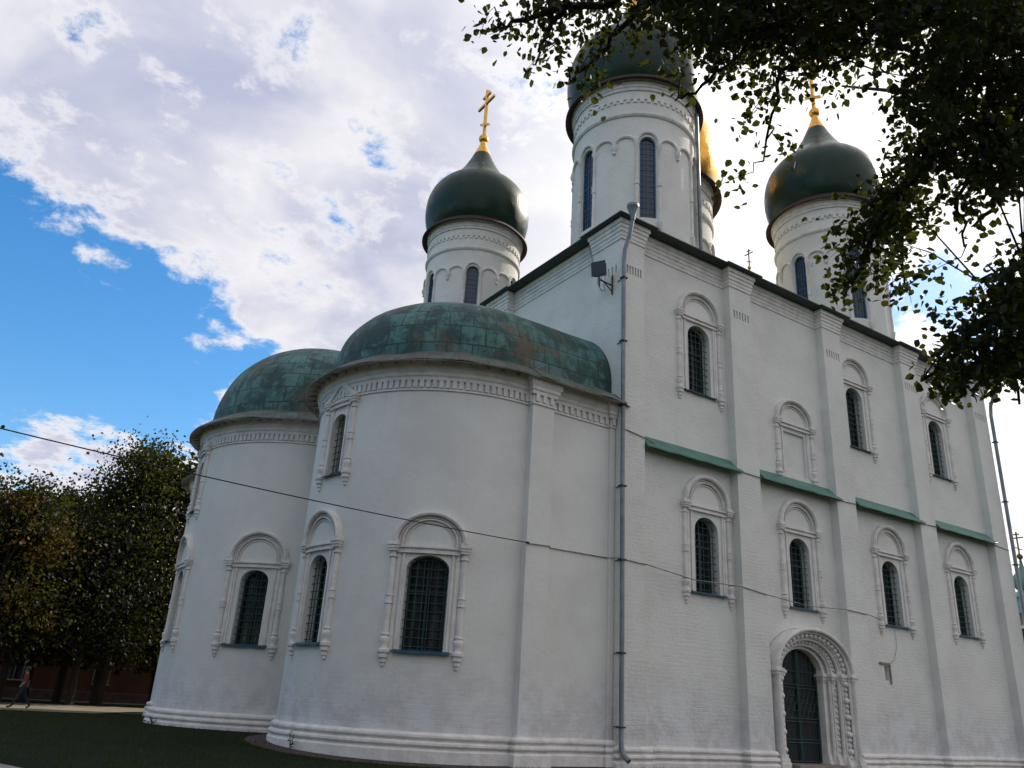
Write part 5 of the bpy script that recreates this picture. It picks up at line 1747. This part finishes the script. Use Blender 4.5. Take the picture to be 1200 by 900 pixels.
# ------------------------------------------------------------------ person walking on the path
def person(x, y):
    z = gz(x, y) + 0.035
    # joints (height 1.75 m), walking towards -x, mid stride
    J = {'pelvis': (0, 0, 0.95), 'waist': (-0.01, 0, 1.10), 'chest': (-0.03, 0, 1.30), 'neckb': (-0.03, 0, 1.45), 'neck': (-0.04, 0, 1.53), 'head': (-0.06, 0, 1.63), 'crown': (-0.05, 0, 1.71),
         'shl': (-0.03, -0.17, 1.42), 'ell': (-0.02, -0.22, 1.15), 'wrl': (-0.17, -0.20, 0.94), 'hal': (-0.21, -0.19, 0.87),
         'shr': (-0.03, 0.17, 1.42), 'elr': (0.08, 0.22, 1.16), 'wrr': (0.05, 0.22, 0.92), 'har': (0.03, 0.22, 0.84),
         'hipl': (0, -0.09, 0.90), 'knl': (-0.19, -0.09, 0.50), 'anl': (-0.36, -0.09, 0.10), 'tol': (-0.54, -0.09, 0.06),
         'hipr': (0, 0.09, 0.90), 'knr': (0.10, 0.09, 0.49), 'anr': (0.38, 0.09, 0.14), 'tor': (0.24, 0.09, 0.03)}
    R = {'pelvis': .145, 'waist': .135, 'chest': .155, 'neckb': .085, 'neck': .055, 'head': .098, 'crown': .075, 'shl': .07, 'ell': .048, 'wrl': .033, 'hal': .04,
         'shr': .07, 'elr': .048, 'wrr': .033, 'har': .04, 'hipl': .10, 'knl': .065, 'anl': .045, 'tol': .038, 'hipr': .10, 'knr': .065, 'anr': .045, 'tor': .038}
    E = [('pelvis', 'waist'), ('waist', 'chest'), ('chest', 'neckb'), ('neckb', 'neck'), ('neck', 'head'), ('head', 'crown'), ('chest', 'shl'), ('shl', 'ell'), ('ell', 'wrl'), ('wrl', 'hal'),
         ('chest', 'shr'), ('shr', 'elr'), ('elr', 'wrr'), ('wrr', 'har'), ('pelvis', 'hipl'), ('hipl', 'knl'), ('knl', 'anl'), ('anl', 'tol'), ('pelvis', 'hipr'), ('hipr', 'knr'), ('knr', 'anr'), ('anr', 'tor')]
    K = list(J)
    me = bpy.data.meshes.new('tmp_body')
    me.from_pydata([J[k] for k in K], [(K.index(a), K.index(b)) for a, b in E], [])
    o = bpy.data.objects.new('tmp_body', me)
    COL.objects.link(o)
    o.modifiers.new('s', 'SKIN')
    for i, k in enumerate(K):
        me.skin_vertices[0].data[i].radius = (R[k], R[k])
        me.skin_vertices[0].data[i].use_root = (k == 'pelvis')
    sb = o.modifiers.new('u', 'SUBSURF')
    sb.levels = sb.render_levels = 2
    dg = bpy.context.evaluated_depsgraph_get()
    bm = bpy.data.meshes.new_from_object(o.evaluated_get(dg))
    bpy.data.objects.remove(o, do_unlink=True)
    bm.name = 'person'
    skin, top_, trs, shoe = (mat('skin', (0.26, 0.16, 0.12), 0.6), mat('orange_red_top', (0.15, 0.025, 0.014), 0.85, var=0.2),
                             mat('dark_trousers', (0.016, 0.018, 0.028), 0.9), mat('dark_shoes', (0.02, 0.016, 0.014), 0.6))
    bm.materials.clear()
    for q in bm.polygons:
        c = q.center
        arm = abs(c.y) > 0.17
        if c.z > 1.47:
            q.material_index = 0
        elif c.z < 0.12:
            q.material_index = 3
        elif arm and c.z < 1.12:
            q.material_index = 0
        elif c.z > 0.98 or arm:
            q.material_index = 1
        else:
            q.material_index = 2
        q.use_smooth = True
    ob = link('person', bm, [skin, top_, trs, shoe])
    ob.location = (x, y, z)
    tag(ob, 'person in a red top and dark trousers walking along the pale path', 'person')
    mb = MB()
    mb.lathe([(0.108, 1.60), (0.118, 1.66), (0.105, 1.72), (0.07, 1.762), (0.02, 1.775)], -0.035, 0, 14)
    h = mb.build('hair', mat('dark_hair', (0.018, 0.012, 0.009), 0.7), None, 60)
    h.parent = ob
    # jacket hem follows the hips
    mb = MB()
    mb.lathe([(0.165, 0.90), (0.168, 1.0), (0.155, 1.1), (0.16, 1.2)], -0.015, 0, 16)
    j = mb.build('jacket_hem', mat('grey_shirt_tail', (0.05, 0.05, 0.05), 0.9), None, 60)
    j.parent = ob


person(-12.9, 24.9)

# ------------------------------------------------------------------ grass
def blades(px, py, h, wd):
    n = len(px)
    zz = np.array([gz(a, b) for a, b in zip(px, py)])
    a = rng.random(n) * 2 * pi
    s = np.stack([np.cos(a), np.sin(a), np.zeros(n)], 1) * wd[:, None]
    lean = np.stack([rng.normal(size=n), rng.normal(size=n), np.zeros(n)], 1) * (h * 0.35)[:, None]
    b = np.stack([px, py, zz - 0.01], 1)
    up = np.stack([np.zeros(n), np.zeros(n), h], 1)
    v = np.stack([b - s, b + s, b + s * 0.6 + up * 0.6 + lean * 0.4, b - s * 0.6 + up * 0.6 + lean * 0.4, b + up + lean + s * 0.06, b + up + lean - s * 0.06], 1).reshape(-1, 3)
    i = np.arange(n)[:, None] * 6
    f = np.concatenate([i + np.array([[0, 1, 2, 3]]), i + np.array([[3, 2, 4, 5]])], 1).reshape(-1, 4)
    return v, f


def outside(px, py):
    k = (np.hypot(px - SX, py - SY) > SR + 0.30) & (np.hypot(px - CX, py - CY) > CR + 0.28)
    k &= ~((px > -3.6) & (py > 0.02))
    k &= ~((px > 7.2) & (px < 10.8) & (py > -0.8))
    k &= ~((px < -14.4) & (py < 0.2))
    k &= ~((py > 22.0))
    return k


X, Y = [], []
n = 60000                                             # lawn east of the apses
a = -22 + 22 * rng.random(n)
b = -3 + 25 * rng.random(n)
X.append(a), Y.append(b)
n = 16000                                             # strip at the foot of the south wall
a = -5 + 29 * rng.random(n)
b = -0.15 - 2.6 * rng.random(n)
X.append(a), Y.append(b)
n = 5000                                              # unmown fringe against the apse
th = radians(170) + radians(100) * rng.random(n)
rr = SR + 0.25 + 0.9 * rng.random(n)
X.append(SX + rr * np.cos(th)), Y.append(SY + rr * np.sin(th))
X, Y = np.concatenate(X), np.concatenate(Y)
k = outside(X, Y)
apron = (np.hypot(X - SX, Y - SY) < SR + 0.9) & (rng.random(len(X)) > 0.12)
k &= ~apron
X, Y = X[k], Y[k]
pt = np.sin(X * 1.3) * np.cos(Y * 1.1 + 1) + 0.6 * rng.normal(size=len(X))
H = 0.055 * (0.6 + 0.8 * rng.random(len(X))) * np.where(pt > 0.6, 1.7, 1.0)
v, f = blades(X, Y, H, 0.004 + 0.004 * rng.random(len(X)))
g = link('grass', npmesh('grass', v, f), M['grass_blade'])
tag(g, 'short patchy lawn grass growing up to the cathedral base', 'grass', kind='stuff')

# weeds against the plinth
def weed(x, y, h, n, label):
    t = thing('weed', label, 'weed', (x, y, gz(x, y)))
    st = MB()
    P = []
    for i in range(n):
        e = Vector((x + rng.normal() * 0.10, y + rng.normal() * 0.10, gz(x, y) + h * (0.6 + 0.4 * rng.random())))
        b_ = Vector((x, y, gz(x, y)))
        st.tube([b_, b_.lerp(e, 0.5) + Vector((0.02, 0, 0)), e], [0.006, 0.005, 0.002], 4)
        for q in range(9):
            P.append(np.array(b_.lerp(e, 0.2 + 0.8 * q / 8)) + rng.normal(size=3) * 0.015)
    st.build('stem', M['grass_blade'], t, recalc=False)
    v, f = leafquads(np.array(P), 0.06 * (0.6 + 0.6 * rng.random(len(P))), -0.2)
    o = link('leaves', npmesh('leaves', v - np.array([x, y, gz(x, y)]), f), M['grass_blade'])
    o.parent = t


for deg, cx_, cy_, r_, h, n, lb in ((-166, SX, SY, SR, 0.5, 4, 'tall weed against the plinth of the near apse'),
                                     (-168, CX, CY, CR, 0.25, 6, 'bushy weed at the foot of the far apse plinth')):
    weed(cx_ + (r_ + 0.32) * cos(radians(deg)), cy_ + (r_ + 0.32) * sin(radians(deg)), h, n, lb)
